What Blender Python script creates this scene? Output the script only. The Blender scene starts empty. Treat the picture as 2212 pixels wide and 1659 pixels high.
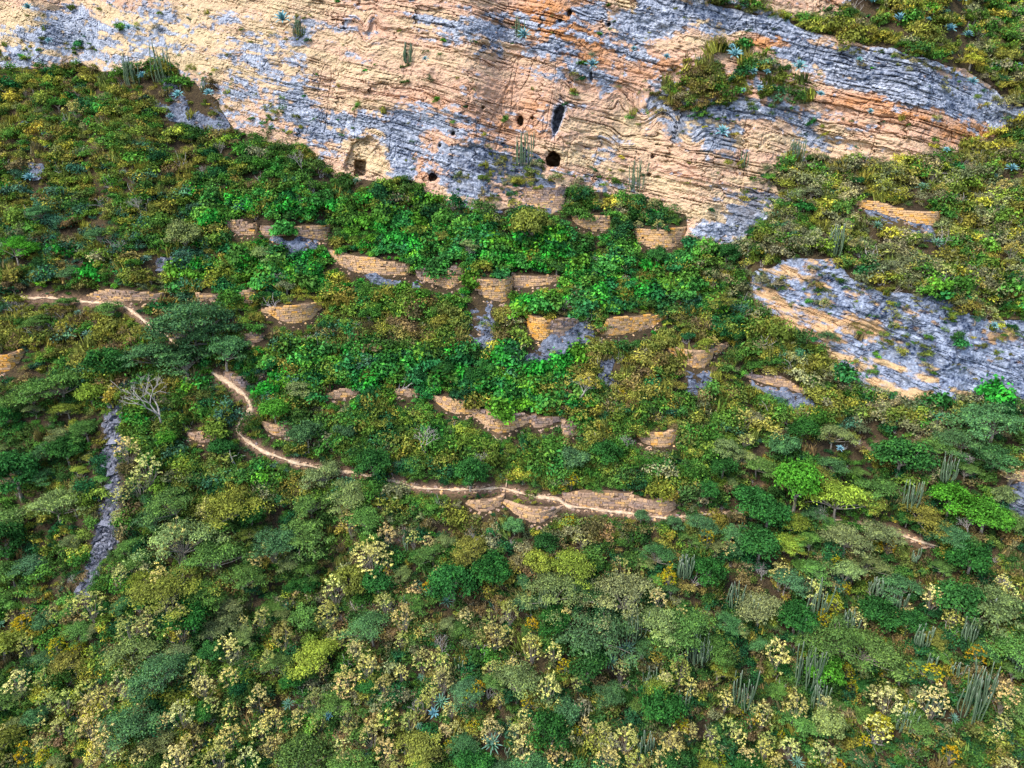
import bpy, math, random
import numpy as np
from mathutils import Vector, Matrix, Euler

# ------------------------------------------------------------------ camera
S = bpy.context.scene
PITCH = math.radians(20.0)
CP, SP = math.cos(PITCH), math.sin(PITCH)
W, H = 2212.0, 1659.0                    # measuring frame for the survey points below
cam_d = bpy.data.cameras.new('camera'); cam_d.sensor_width = 36.0; cam_d.lens = 24.0
cam_d.clip_start = 0.5; cam_d.clip_end = 3000.0
cam = bpy.data.objects.new('camera', cam_d); S.collection.objects.link(cam)
cam.rotation_euler = (math.radians(90) - PITCH, 0, 0)
S.camera = cam

# ------------------------------------------------------------------ sky, sun, exposure
SUN_DIR = Vector((-0.52, -0.42, 0.86)).normalized()     # from the scene towards the sun
wd = bpy.data.worlds.new('World'); S.world = wd; wd.use_nodes = True
nt = wd.node_tree; nt.nodes.clear()
sky = nt.nodes.new('ShaderNodeTexSky'); sky.sky_type = 'NISHITA'; sky.sun_disc = False
sky.sun_elevation = math.asin(SUN_DIR.z); sky.sun_rotation = math.atan2(SUN_DIR.x, SUN_DIR.y)
sky.air_density = 1.0; sky.dust_density = 2.0; sky.ozone_density = 1.0
bg = nt.nodes.new('ShaderNodeBackground'); bg.inputs['Strength'].default_value = 0.125
wo = nt.nodes.new('ShaderNodeOutputWorld')
nt.links.new(sky.outputs[0], bg.inputs[0]); nt.links.new(bg.outputs[0], wo.inputs[0])
sl = bpy.data.lights.new('sun', 'SUN'); sl.energy = 1.5; sl.angle = math.radians(10); sl.color = (1.0, 0.93, 0.82)
sun = bpy.data.objects.new('sun', sl); S.collection.objects.link(sun)
sun.rotation_euler = SUN_DIR.to_track_quat('Z', 'Y').to_euler(); sun.location = (-40, -10, 60)
S.view_settings.view_transform = 'Standard'; S.view_settings.look = 'None'
S.view_settings.gamma = 1.0; S.view_settings.use_curve_mapping = False
S.view_settings.exposure = 1.65
S.cycles.max_bounces = 3; S.cycles.diffuse_bounces = 2; S.cycles.glossy_bounces = 1
S.cycles.transmission_bounces = 2; S.cycles.transparent_max_bounces = 4

rng = np.random.default_rng(7); R = random.Random(11)
COL = S.collection

# ------------------------------------------------------------------ numpy tools
def hash3(i, j, k=0):
    i = np.asarray(i).astype(np.int64); j = np.asarray(j).astype(np.int64)
    h = (i * 73856093) ^ (j * 19349663) ^ (np.int64(k) * 83492791 if np.isscalar(k) else np.asarray(k).astype(np.int64) * 83492791)
    h &= 0xffffffff; h = ((h ^ (h >> 13)) * 1274126177) & 0xffffffff
    h = ((h ^ (h >> 16)) * 2246822519) & 0xffffffff
    return ((h ^ (h >> 15)) & 0xffff) / 65535.0
def vnoise(x, y, seed=0):
    ix = np.floor(x); iy = np.floor(y); fx = x - ix; fy = y - iy
    fx = fx * fx * (3 - 2 * fx); fy = fy * fy * (3 - 2 * fy)
    a = hash3(ix, iy, seed); b = hash3(ix + 1, iy, seed); c = hash3(ix, iy + 1, seed); d = hash3(ix + 1, iy + 1, seed)
    return (a + (b - a) * fx) * (1 - fy) + (c + (d - c) * fx) * fy
def fbm(x, y, seed=0, octv=4, gain=0.5):
    s = 0; amp = 1; tot = 0
    for o in range(octv):
        s = s + amp * vnoise(x * 2 ** o + 17.3 * o, y * 2 ** o - 9.1 * o, seed + o); tot += amp; amp *= gain
    return s / tot * 2 - 1                 # about -1..1
def sstep(a, b, x):
    t = np.clip((x - a) / (b - a), 0, 1); return t * t * (3 - 2 * t)
def boxblur(a, r, axis):
    if r < 1: return a
    pad = [(0, 0)] * a.ndim; pad[axis] = (r + 1, r)
    c = np.cumsum(np.pad(a, pad, mode='edge'), axis=axis)
    n = a.shape[axis]
    return (np.take(c, np.arange(2 * r + 1, 2 * r + 1 + n), axis=axis) - np.take(c, np.arange(0, n), axis=axis)) / (2 * r + 1)
def blur(a, rx, ry):
    for _ in range(3): a = boxblur(boxblur(a, rx, 1), ry, 0)
    return a

# survey raster: columns / rows every STEP measuring units, with a margin all round the view
STEP = 5
X0, X1, Y0, Y1 = -440, 2650, -300, 1970
gx = np.arange(X0, X1 + 1, STEP, dtype=float); gy = np.arange(Y0, Y1 + 1, STEP, dtype=float)
GX, GY = np.meshgrid(gx, gy)
def samp(A, x, y):
    fx = np.clip((np.asarray(x, float) - X0) / STEP, 0, A.shape[1] - 1.001); fy = np.clip((np.asarray(y, float) - Y0) / STEP, 0, A.shape[0] - 1.001)
    ix = fx.astype(int); iy = fy.astype(int); fx = fx - ix; fy = fy - iy
    return (A[iy, ix] * (1 - fx) + A[iy, ix + 1] * fx) * (1 - fy) + (A[iy + 1, ix] * (1 - fx) + A[iy + 1, ix + 1] * fx) * fy
def poly_mask(pts, X=None, Y=None):
    X = GX if X is None else X; Y = GY if Y is None else Y
    m = np.zeros(X.shape, bool); n = len(pts)
    for i in range(n):
        x1, y1 = pts[i]; x2, y2 = pts[(i + 1) % n]
        if y1 == y2: continue
        c = ((y1 > Y) != (y2 > Y)) & (X < (x2 - x1) * (Y - y1) / (y2 - y1) + x1)
        m ^= c
    return m.astype(float)
def TU(x): return (np.asarray(x, float) / W - 0.5) * 1.5
def TV(y): return (0.5 - np.asarray(y, float) / H) * 1.125
def tz(y): v = TV(y); return (-SP + v * CP) / (CP + v * SP)      # rise per metre forward of a sight line
def tx(x, y): return TU(x) / (CP + TV(y) * SP)
def world(x, y, D): return np.stack([tx(x, y) * D, D * np.ones_like(tx(x, y)), tz(y) * D], -1)
def project(p):
    p = np.asarray(p, float); d = p[..., 1] * CP - p[..., 2] * SP
    u = p[..., 0] / d; v = (p[..., 1] * SP + p[..., 2] * CP) / d
    return (u / 1.5 + 0.5) * W, (0.5 - v / 1.125) * H
def ppm(p): return W / 1.5 / (p[1] * CP - p[2] * SP)

# ------------------------------------------------------------------ lie of the land (slope angles, surveyed)
CLIFF = [(-440,-300),(-440,120),(0,150),(90,152),(170,140),(225,160),(300,152),(352,135),(440,200),(475,225),(492,271),(534,299),(598,316),(668,330),(721,387),(823,397),(886,387),(928,429),(984,446),(1023,457),(1139,452),(1216,404),(1294,418),(1380,440),(1484,470),(1484,520),(1575,541),(1603,527),(1640,480),(1690,440),(1690,410),(1652,376),(1700,352),(1760,338),(1856,352),(1962,352),(2067,330),(2138,299),(2180,275),(2300,290),(2650,330),(2650,240),(2300,230),(2190,225),(2150,190),(2102,158),(2011,134),(1927,102),(1856,95),(1751,70),(1700,50),(1780,35),(1815,25),(1849,0),(1900,-60),(2000,-300)]
LOWCLIFF = [(1586,602),(1640,585),(1716,557),(1803,560),(1838,600),(1900,625),(2032,641),(2120,690),(2212,690),(2650,720),(2650,960),(2212,872),(2137,856),(2050,876),(1983,880),(1891,844),(1807,812),(1765,750),(1680,706),(1638,672)]
VEGPATCH = [(1400,212),(1440,180),(1515,135),(1535,95),(1600,92),(1660,140),(1720,150),(1755,215),(1700,228),(1640,208),(1560,236),(1480,250)]
LEDGEVEG = [(1480,0),(1560,2),(1640,22),(1750,40),(1770,66),(1700,46),(1640,36),(1560,22)]
LEFTROCK = [(306,190),(352,160),(400,195),(470,225),(492,271),(500,300),(440,290),(380,270),(330,230)]
MIDROCK = [(1020,345),(1060,312),(1110,306),(1150,335),(1170,372),(1205,395),(1212,455),(1139,470),(1040,460),(1000,420)]
OUT = {'grey_ledge': [(770,592),(905,598),(910,622),(860,632),(790,618)],
 'tower_foot': [(1003,640),(1062,652),(1078,735),(1052,768),(1012,752),(1005,700)],
 'ruined_front': [(1180,700),(1245,688),(1295,718),(1285,738),(1232,787),(1150,800),(1095,792),(1170,742)],
 'grey_stub': [(1296,778),(1330,770),(1336,820),(1318,858),(1290,845)],
 'pier_foot': [(1482,800),(1535,798),(1548,850),(1510,870),(1478,852)],
 'left_boss': [(55,345),(95,345),(105,385),(70,395)],
 'under_wall': [(585,512),(690,520),(685,552),(620,562),(588,545)],
 'bank_rock': [(1600,815),(1700,838),(1760,862),(1780,890),(1700,885),(1640,850)],
 'edge_rock': [(2168,1038),(2330,1040),(2330,1120),(2185,1110)],
 'slope_slabs': [(1862,445),(2010,492),(2030,520),(1960,512),(1880,470)]}
SCREE = [[(240,870),(275,880),(268,960),(255,1040),(262,1110),(258,1170),(230,1200),(215,1240),(200,1290),(160,1295),(185,1240),(200,1190),(212,1120),(235,1050),(228,960),(230,900)],
 [(340,562),(392,556),(398,585),(350,592)], [(715,773),(755,770),(750,795),(718,792)]]
def dens(pts):
    return pts
cm = poly_mask(CLIFF); vm = poly_mask(VEGPATCH); lv = poly_mask(LEDGEVEG); lm = poly_mask(LOWCLIFF)
lr = poly_mask(LEFTROCK); mr = poly_mask(MIDROCK)
outm = np.zeros_like(cm)
for p in OUT.values(): outm = np.maximum(outm, poly_mask(p))
A = np.full(GX.shape, 40.0)
A = np.where(cm > 0, 80.0, A); A = np.where(vm > 0, 60.0, A); A = np.where(lv > 0, 42.0, A)
A = np.where(lm > 0, 74.0, A); A = np.where((lr > 0), 62.0, A); A = np.where(mr > 0, 62.0, A); A = np.where(outm > 0, 64.0, A)
A = A + 5 * fbm(GX / 160, GY / 120, 3, 3)
A = np.clip(blur(A, 3, 2), 33, 82)
TA = np.tan(np.radians(A)); TZ = tz(gy)
D0 = np.zeros_like(A)
row = len(gy) - 1
D0[row] = 33.0 + 1.5 * fbm(gx / 300, gx * 0, 5, 3)
for r in range(row - 1, -1, -1):
    ta = TA[r]
    D0[r] = (D0[r + 1] * ta - TZ[r + 1] * D0[r + 1]) / np.maximum(ta - TZ[r], 0.15)
L = np.log(D0); L = blur(L, 6, 1); D0 = np.exp(L)
print('depth range', D0.min(), D0.max(), 'centre', samp(D0, 1106, 830), 'cliff', samp(D0, 1106, 430))

# ------------------------------------------------------------------ terrace walls: (name-label, stone tone, grey stain, top edge, foot)
WALLS = [
 ('curved tan terrace wall below the trail fork, most forward of all', 0.30, 0.15, [(1086,1081),(1115,1093),(1157,1100),(1210,1096),(1218,1091)], [(1086,1086),(1111,1109),(1139,1127),(1171,1132),(1192,1118),(1217,1095)]),
 ('short tan terrace wall left of the most forward curved wall', 0.30, 0.15, [(1000,1083),(1030,1084),(1081,1076)], [(1000,1086),(1030,1104),(1041,1109),(1080,1094)]),
 ('long low stone wall beside the trail, directly right of the trail fork', 0.25, 0.35, [(1222,1066),(1290,1063),(1355,1064)], [(1222,1082),(1259,1095),(1315,1098),(1356,1095)]),
 ('half-round wall end with grassy top right beside the lower trail', 0.2, 0.3, [(1360,1072),(1395,1083),(1432,1080),(1476,1062)], [(1362,1096),(1395,1108),(1425,1112),(1455,1107),(1476,1068)]),
 ('round bastion with grassy top and grey stained foot above lower trail', 0.42, 0.2, [(1369,929),(1403,936),(1441,933),(1476,917)], [(1371,937),(1385,957),(1417,966),(1448,966),(1466,947),(1477,921)]),
 ('small free-standing masonry pier between long wall and round bastion', 0.3, 0.55, [(1226,914),(1240,913),(1253,915)], [(1226,946),(1232,949),(1253,932)]),
 ('low grey ruined wall left of the small masonry pier', 0.1, 0.8, [(1160,901),(1190,904),(1215,902)], [(1160,925),(1190,918),(1216,910)]),
 ('wide bowed wall with black stained upper courses above faint track', 0.4, 0.55, [(1021,882),(1055,890),(1100,896),(1132,893),(1157,902)], [(1023,898),(1044,915),(1063,933),(1086,938),(1122,923),(1158,909)]),
 ('smooth tan wall hung with creeper, left of black stained wall', 0.35, 0.1, [(935,856),(977,860),(1018,869)], [(936,860),(946,874),(970,891),(991,894),(1019,894)]),
 ('shallow brown wall segment half hidden under bright green creeper', 0.15, 0.4, [(828,841),(870,843),(915,842)], [(830,845),(860,855),(885,858),(914,846)]),
 ('narrow tan wall strip at left end of bright creeper terrace', 0.25, 0.25, [(685,850),(717,846),(780,838)], [(685,862),(730,861),(770,855),(782,842)]),
 ('grey retaining wall right beside the rocky trail bend', 0.05, 0.75, [(485,803),(505,808),(528,822)], [(488,818),(510,834),(530,838)]),
 ('short slanting wall fragment just right of the trail bend', 0.3, 0.3, [(556,808),(577,792)], [(558,819),(578,802)]),
 ('low curved wall behind two green trees right of the trail', 0.15, 0.35, [(564,912),(598,918),(640,912),(662,905)], [(566,919),(580,937),(598,943),(629,943),(662,916)]),
 ('small brown wall left of the trail bend beside dark tree', 0.2, 0.4, [(405,936),(430,935),(464,938)], [(406,942),(425,955),(440,958),(464,953)]),
 ('bright orange wall cut by the left edge of the photo', 0.75, 0.15, [(-40,764),(0,766),(20,768),(43,757)], [(-40,808),(0,806),(20,802),(38,790),(44,762)]),
 ('tiny rubble wall showing through trees below the half-moon wall', 0.2, 0.4, [(524,722),(545,718),(562,725)], [(526,735),(545,741),(563,738)]),
 ('half-moon tan bastion with vertical crack at its middle', 0.5, 0.15, [(566,666),(626,661),(668,655),(696,653)], [(567,670),(598,690),(622,699),(650,698),(675,690),(689,673),(696,657)]),
 ('pale wall above the upper trail at left', 0.25, 0.3, [(186,637),(211,629),(253,627),(284,630)], [(186,641),(228,648),(278,653),(285,649)]),
 ('low brown wall continuing right of the pale trail wall', 0.25, 0.4, [(286,634),(340,634)], [(286,650),(320,649),(341,646)]),
 ('reddish wall piece peeping out above a wide feathery tree', 0.35, 0.4, [(429,634),(468,634)], [(429,650),(469,652)]),
 ('stubby wall end with orange edge above the half-moon bastion', 0.4, 0.4, [(522,630),(543,624)], [(524,648),(544,646)]),
 ('tan bastion topped with shrubs left of the bluish lower cliff', 0.5, 0.2, [(1445,750),(1487,757),(1540,757)], [(1445,754),(1466,778),(1498,796),(1529,796),(1541,761)]),
 ('thin leaning wall fragment right of the shrub-topped bastion', 0.4, 0.3, [(1542,752),(1571,741)], [(1543,768),(1572,747)]),
 ('tall deep orange wall face left of the collapsed gap', 0.85, 0.05, [(1137,680),(1157,684),(1182,691)], [(1138,686),(1144,727),(1171,741),(1184,733)]),
 ('collapsed rubble wall with dark hollow between two orange walls', 0.1, 0.55, [(1184,692),(1215,688),(1246,688)], [(1185,728),(1215,732),(1246,706)]),
 ('long orange wall with stepped left end right of the collapsed gap', 0.6, 0.12, [(1297,716),(1311,690),(1336,685),(1385,683),(1434,680)], [(1298,720),(1311,725),(1332,724),(1385,715),(1420,701),(1435,684)]),
 ('round tan tower with grey stained upper courses over bluish crag', 0.5, 0.3, [(1021,600),(1050,603),(1085,604),(1111,596)], [(1021,606),(1027,634),(1062,648),(1090,653),(1099,652),(1111,602)]),
 ('reddish brown wall running right from the round tower', 0.3, 0.35, [(1113,593),(1157,598),(1209,593)], [(1113,622),(1140,620),(1192,614),(1210,602)]),
 ('weathered wall stub between long creeper wall and round tower', 0.3, 0.4, [(905,580),(950,578),(985,577),(1000,580)], [(903,603),(940,615),(980,625),(1003,598)]),
 ('long tan wall draped by bright creeper left of round tower', 0.35, 0.15, [(712,540),(750,550),(800,556),(850,568),(880,572)], [(712,548),(738,576),(770,590),(822,594),(881,594)]),
 ('pink wall under shrubs at left end of upper terrace', 0.3, 0.45, [(488,478),(520,474),(548,482)], [(492,497),(520,508),(549,508)]),
 ('middle pink wall of the upper left terrace row', 0.28, 0.5, [(566,488),(592,487),(618,488)], [(568,508),(600,512),(619,508)]),
 ('reddish blocky wall at right end of upper left terrace', 0.4, 0.3, [(626,490),(665,486),(706,487)], [(628,506),(660,514),(700,520),(708,504)]),
 ('tan wall at the foot of the cliff below big cave', 0.35, 0.2, [(1237,464),(1275,467),(1314,466)], [(1243,484),(1275,497),(1314,499)]),
 ('pinkish wall under bushes at the foot of the cliff', 0.4, 0.12, [(1374,494),(1420,497),(1475,489)], [(1376,522),(1420,541),(1450,540),(1475,518)]),
 ('grey and pink wall on the bushy ledge below big cave', 0.2, 0.6, [(1139,408),(1175,407),(1212,404)], [(1139,444),(1175,450),(1212,454)]),
 ('long slanting tan wall alone on the right slope', 0.55, 0.12, [(1832,428),(1891,436),(1962,455),(2029,457)], [(1849,443),(1926,468),(1997,489),(2022,492),(2033,461)]),
 ('low earthy bank wall left of the bluish lower cliff', 0.15, 0.6, [(1600,803),(1650,816),(1690,816),(1744,846)], [(1603,812),(1660,832),(1700,838),(1745,858)]),
 ('tan wall cut by the right edge above grey rock', 0.4, 0.3, [(2165,1021),(2212,1020),(2250,1020)], [(2178,1035),(2212,1042),(2250,1044)]),
]
WALLS.sort(key=lambda w: -max(p[1] for p in w[4]))

D = D0.copy()
wall_geo = []
for lab, tone, stain, top, bot in WALLS:
    tp = np.array(top, float); bp = np.array(bot, float)
    x0, x1 = max(tp[0, 0], bp[0, 0]), min(tp[-1, 0], bp[-1, 0])
    xs = np.linspace(x0, x1, int((x1 - x0) / 1.5) + 4)
    yt = np.interp(xs, tp[:, 0], tp[:, 1]); yb = np.interp(xs, bp[:, 0], bp[:, 1]); yb = np.maximum(yb, yt + 2.5)
    yb = np.convolve(np.pad(yb, 2, mode='edge'), np.ones(5) / 5, 'valid')
    Dw = samp(D, xs, yb)
    k = 5; Dw = np.convolve(np.pad(Dw, k, mode='edge'), np.ones(2 * k + 1) / (2 * k + 1), 'valid')
    wall_geo.append((lab, tone, stain, xs, yt, yb, Dw))
    # raise the terrace behind the wall
    cols = np.where((gx >= x0) & (gx <= x1))[0]
    for c in cols:
        ytc = np.interp(gx[c], xs, yt); ybc = np.interp(gx[c], xs, yb); dw = np.interp(gx[c], xs, Dw) + 0.28
        y = gy; tzc = TZ
        ta = math.tan(math.radians(13))
        z1 = tz(ytc + 3) * dw
        flat = (dw * ta - z1) / np.maximum(ta - tzc, 0.02)
        flat = np.where(y > ytc + 3, dw, np.where(ta - tzc > 0.03, flat, 1e9))
        flat = np.where(y > ybc + 2, 1e9, flat)
        D[:, c] = np.minimum(D[:, c], np.maximum(flat, dw - 0.01))
PATHS = [[(40,640),(60,643),(130,645),(190,652),(255,656),(290,675),(320,700),(352,718),(400,760),(470,812),(500,832),(530,855),(546,880),(522,905),(510,930),(535,955),(580,980),(640,1000),(700,1012),(770,1022),(850,1040),(890,1052),(950,1058),(1020,1058),(1090,1053),(1130,1068),(1170,1075),(1208,1079),(1222,1092),(1290,1102),(1350,1108),(1395,1115),(1450,1120),(1520,1112),(1600,1110),(1700,1118),(1800,1122),(1895,1135),(1930,1150),(1990,1170),(2040,1185)],
 [(1093,1054),(1096,1030),(1100,1000),(1085,960),(1062,936)]]
pm = np.zeros_like(D)                     # closeness to a trail
pathpts = []
for P in PATHS:
    main = len(P) > 9
    P = np.array(P, float); s = np.r_[0, np.cumsum(np.hypot(*np.diff(P, axis=0).T))]
    t = np.arange(0, s[-1], 4.0); q = np.stack([np.interp(t, s, P[:, 0]), np.interp(t, s, P[:, 1])], -1)
    for ax in (0, 1): q[:, ax] = np.convolve(np.pad(q[:, ax], 2, mode='edge'), np.ones(5) / 5, 'valid')
    q[:, 1] += 2.0 * fbm(t / 30, t * 0, 41, 3)
    pathpts.append((t, q))
    for (x, y) in q:
        seen = not (355 < x < 462 or 775 < x < 845 and y > 900 or 1465 < x < 1890 or x < 60 or x > 2000)
        c = int((x - X0) / STEP); r = int((y - Y0) / STEP)
        sl_ = (slice(max(r - 6, 0), r + 7), slice(max(c - 6, 0), c + 7))
        pm[sl_] = np.maximum(pm[sl_], (0.45 if not main else 1.0 if seen else 0.4) * np.clip(1 - (np.hypot(GX[sl_] - x, GY[sl_] - y) - 4) / 14, 0, 1))
CAVES = [(1124,262,6.5,11,2.6),(1204,258,9.5,33,3.4),(1195,343,15,17,7.5),(935,383,9.5,9.5,3.2),(778,362,13,17,2.6),(979,288,4,5,1.5),(1043,233,3,3,.8),(1008,230,3,3,.8),(1092,317,4,3,.9),(1230,28,5,7,1.2),(1210,45,4,4,.8),(1402,377,4,4,.9),(1410,338,3,4,.8),(950,315,3,4,.9),(1150,255,3,3,.7),(1086,312,3,2.5,.8),(1315,53,5,4,.9),(1277,165,3,10,.8)]
relief = 0.55 * fbm(GX / 60, GY / 45, 21, 4) + 0.9 * fbm(GX / 190, GY / 150, 22, 3)
wz = np.zeros_like(D)
for lab, tone, stain, xs, yt, yb, Dw in wall_geo:
    wz = np.maximum(wz, poly_mask([(a, b - 6) for a, b in zip(xs, yt)] + [(a, b + 8) for a, b in zip(xs[::-1], yb[::-1])]))
calm = np.clip(np.maximum(blur(wz, 2, 2) * 1.8, blur(pm, 1, 1) * 1.3), 0, 1)
D = D + relief * (1 - calm) * np.where(cm > 0, 0.3, 1.0)
DSURF = D.copy()                          # the lie of the land that plants stand on
rockall = np.clip(np.maximum.reduce([cm * (1 - vm) * (1 - lv), lm, lr, mr * 0.0, outm]), 0, 1)
# ------------------------------------------------------------------ mesh + material helpers
def mesh_np(name, verts, faces, attrs=None, smooth=False):
    """verts (n,3), faces (m,3|4); attrs: {name: (domain, type, array)}"""
    me = bpy.data.meshes.new(name)
    v = np.ascontiguousarray(verts, dtype=np.float32); f = np.ascontiguousarray(faces, dtype=np.int32)
    me.vertices.add(len(v)); me.vertices.foreach_set('co', v.ravel())
    k = f.shape[1]
    me.loops.add(f.size); me.loops.foreach_set('vertex_index', f.ravel())
    me.polygons.add(len(f)); me.polygons.foreach_set('loop_start', np.arange(0, f.size, k, dtype=np.int32))
    me.polygons.foreach_set('use_smooth', np.full(len(f), bool(smooth)))
    for an, (dom, typ, arr) in (attrs or {}).items():
        at = me.attributes.new(an, typ, dom)
        at.data.foreach_set('vector' if typ == 'FLOAT_VECTOR' else 'color' if typ == 'FLOAT_COLOR' else 'value', np.ascontiguousarray(arr, dtype=np.float32).ravel())
    me.update(calc_edges=True)
    return me
def obj(name, me, mat=None, parent=None, **props):
    o = bpy.data.objects.new(name, me); COL.objects.link(o)
    if mat is not None and me is not None and not me.materials: me.materials.append(mat)
    if parent is not None: o.parent = parent
    for k, v in props.items(): o[k] = v
    return o
class NG:
    def __init__(s, name):
        s.m = bpy.data.materials.new(name); s.m.use_nodes = True; s.t = s.m.node_tree; s.t.nodes.clear()
        s.out = s.t.nodes.new('ShaderNodeOutputMaterial')
    def n(s, typ, ins=None, **kw):
        nd = s.t.nodes.new('ShaderNode' + typ)
        for k, v in kw.items(): setattr(nd, k, v)
        for k, v in (ins or {}).items():
            if hasattr(v, 'is_linked') or isinstance(v, bpy.types.NodeSocket): s.t.links.new(v, nd.inputs[k])
            else: nd.inputs[k].default_value = v
        return nd
    def math(s, op, a, b=0.0, clamp=False):
        nd = s.t.nodes.new('ShaderNodeMath'); nd.operation = op; nd.use_clamp = clamp
        for i, v in enumerate((a, b)):
            if isinstance(v, bpy.types.NodeSocket): s.t.links.new(v, nd.inputs[i])
            else: nd.inputs[i].default_value = v
        return nd.outputs[0]
    def mix(s, fac, a, b, mode='MIX'):
        nd = s.t.nodes.new('ShaderNodeMix'); nd.data_type = 'RGBA'; nd.blend_type = mode
        for key, v in ((0, fac), (6, a), (7, b)):
            if isinstance(v, bpy.types.NodeSocket): s.t.links.new(v, nd.inputs[key])
            else: nd.inputs[key].default_value = v if key == 0 else (tuple(v) + (1,) if len(v) == 3 else v)
        return nd.outputs[2]
    def attr(s, name, typ='GEOMETRY', out='Fac'):
        nd = s.n('Attribute', attribute_name=name, attribute_type=typ); return nd.outputs[out]
    def noise(s, scale, detail=4, rough=0.6, vec=None, out='Fac'):
        nd = s.n('TexNoise', {'Scale': scale, 'Detail': detail, 'Roughness': rough})
        if vec is None: vec = s.n('NewGeometry').outputs['Position']
        s.t.links.new(vec, nd.inputs['Vector']); return nd.outputs[out]
    def ramp(s, fac, stops):
        nd = s.t.nodes.new('ShaderNodeValToRGB'); s.t.links.new(fac, nd.inputs[0])
        e = nd.color_ramp.elements
        while len(e) < len(stops): e.new(0.5)
        for q, (p, c) in zip(e, stops): q.position = p; q.color = tuple(c) + (1,)
        return nd.outputs[0]
    def surf(s, col, rough=0.9, bump=None, bdist=0.1, spec=0.1, trans=0.0):
        if trans:
            d = s.n('BsdfDiffuse', {'Color': col}); t = s.n('BsdfTranslucent', {'Color': col})
            mx = s.n('MixShader', {0: trans, 1: d.outputs[0], 2: t.outputs[0]})
            s.t.links.new(mx.outputs[0], s.out.inputs[0]); return s.m
        p = s.n('BsdfPrincipled', {'Base Color': col, 'Roughness': rough, 'Specular IOR Level': spec})
        if bump is not None:
            b = s.n('Bump', {'Height': bump, 'Distance': bdist, 'Strength': 1.0}); s.t.links.new(b.outputs[0], p.inputs['Normal'])
        s.t.links.new(p.outputs[0], s.out.inputs[0]); return s.m

# rock: weathered grey-blue crust over warm peach / orange limestone
def rock_material(name, cream, peach, orange, g_lo, g_hi):
    g = NG(name)
    warm, grey, dark, tone = g.attr('warm'), g.attr('grey'), g.attr('dark'), g.attr('tone')
    fine = g.noise(3.0, 5, 0.65); mid = g.noise(0.8, 4, 0.6)
    base = g.ramp(g.math('ADD', warm, g.math('MULTIPLY', g.math('SUBTRACT', mid, 0.5), 0.5), True), [(0.0, cream), (0.5, peach), (1.0, orange)])
    gcol = g.mix(g.math('ADD', g.math('MULTIPLY', g.math('SUBTRACT', fine, 0.5), 1.9), tone, True), g_lo, g_hi)
    c = g.mix(grey, base, gcol)
    c = g.mix(dark, c, (0.075, 0.07, 0.078))
    v = g.math('ADD', g.math('MULTIPLY', fine, 0.7), 0.65)
    c = g.mix(1.0, c, g.n('CombineColor', {0: v, 1: v, 2: v}).outputs[0], 'MULTIPLY')
    h = g.math('ADD', g.noise(2.2, 6, 0.7), g.math('MULTIPLY', g.noise(7.0, 3, 0.6), 0.4))
    return g.surf(c, 0.95, h, 0.22, 0.05)
M_ROCK = rock_material('limestone_cliff', (0.53, 0.41, 0.255), (0.50, 0.325, 0.235), (0.46, 0.225, 0.10), (0.04, 0.06, 0.11), (0.52, 0.57, 0.68))
M_OUT = rock_material('bluish_limestone', (0.50, 0.36, 0.20), (0.47, 0.29, 0.16), (0.43, 0.19, 0.07), (0.022, 0.04, 0.09), (0.44, 0.51, 0.66))
M_CRAG = rock_material('dark_crag', (0.34, 0.24, 0.15), (0.32, 0.21, 0.13), (0.30, 0.15, 0.07), (0.02, 0.026, 0.045), (0.24, 0.28, 0.37))

# folded, dipping beds
brng = np.random.default_rng(5)
def bed_set(mean):
    th = np.clip(brng.lognormal(math.log(mean), 0.55, 900), mean * 0.35, mean * 3.2)
    return np.cumsum(th) - th.sum() / 2, brng.random(902), brng.uniform(1.2, 5.5, 902), brng.random(902)
BED_A = bed_set(0.40); BED_B = bed_set(1.7)
def beds(b, a, BS, seed):
    bd, pr, ln, ph = BS
    i = np.searchsorted(bd, b); i = np.clip(i, 1, len(bd) - 1)
    lo = bd[i - 1]; hi = bd[i]; f = (b - lo) / (hi - lo)
    a = a + 0.5 * np.sin(b * 9.0 + ph[i] * 30) * 0.25
    blk = np.floor(a / ln[i] + ph[i] * 50)
    hv = hash3(blk, i, seed)
    fa = a / ln[i] + ph[i] * 50 - blk
    return f, (hi - lo), pr[i], hv, np.minimum(fa, 1 - fa) * ln[i], i, hash3(blk, i, seed + 9)
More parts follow.
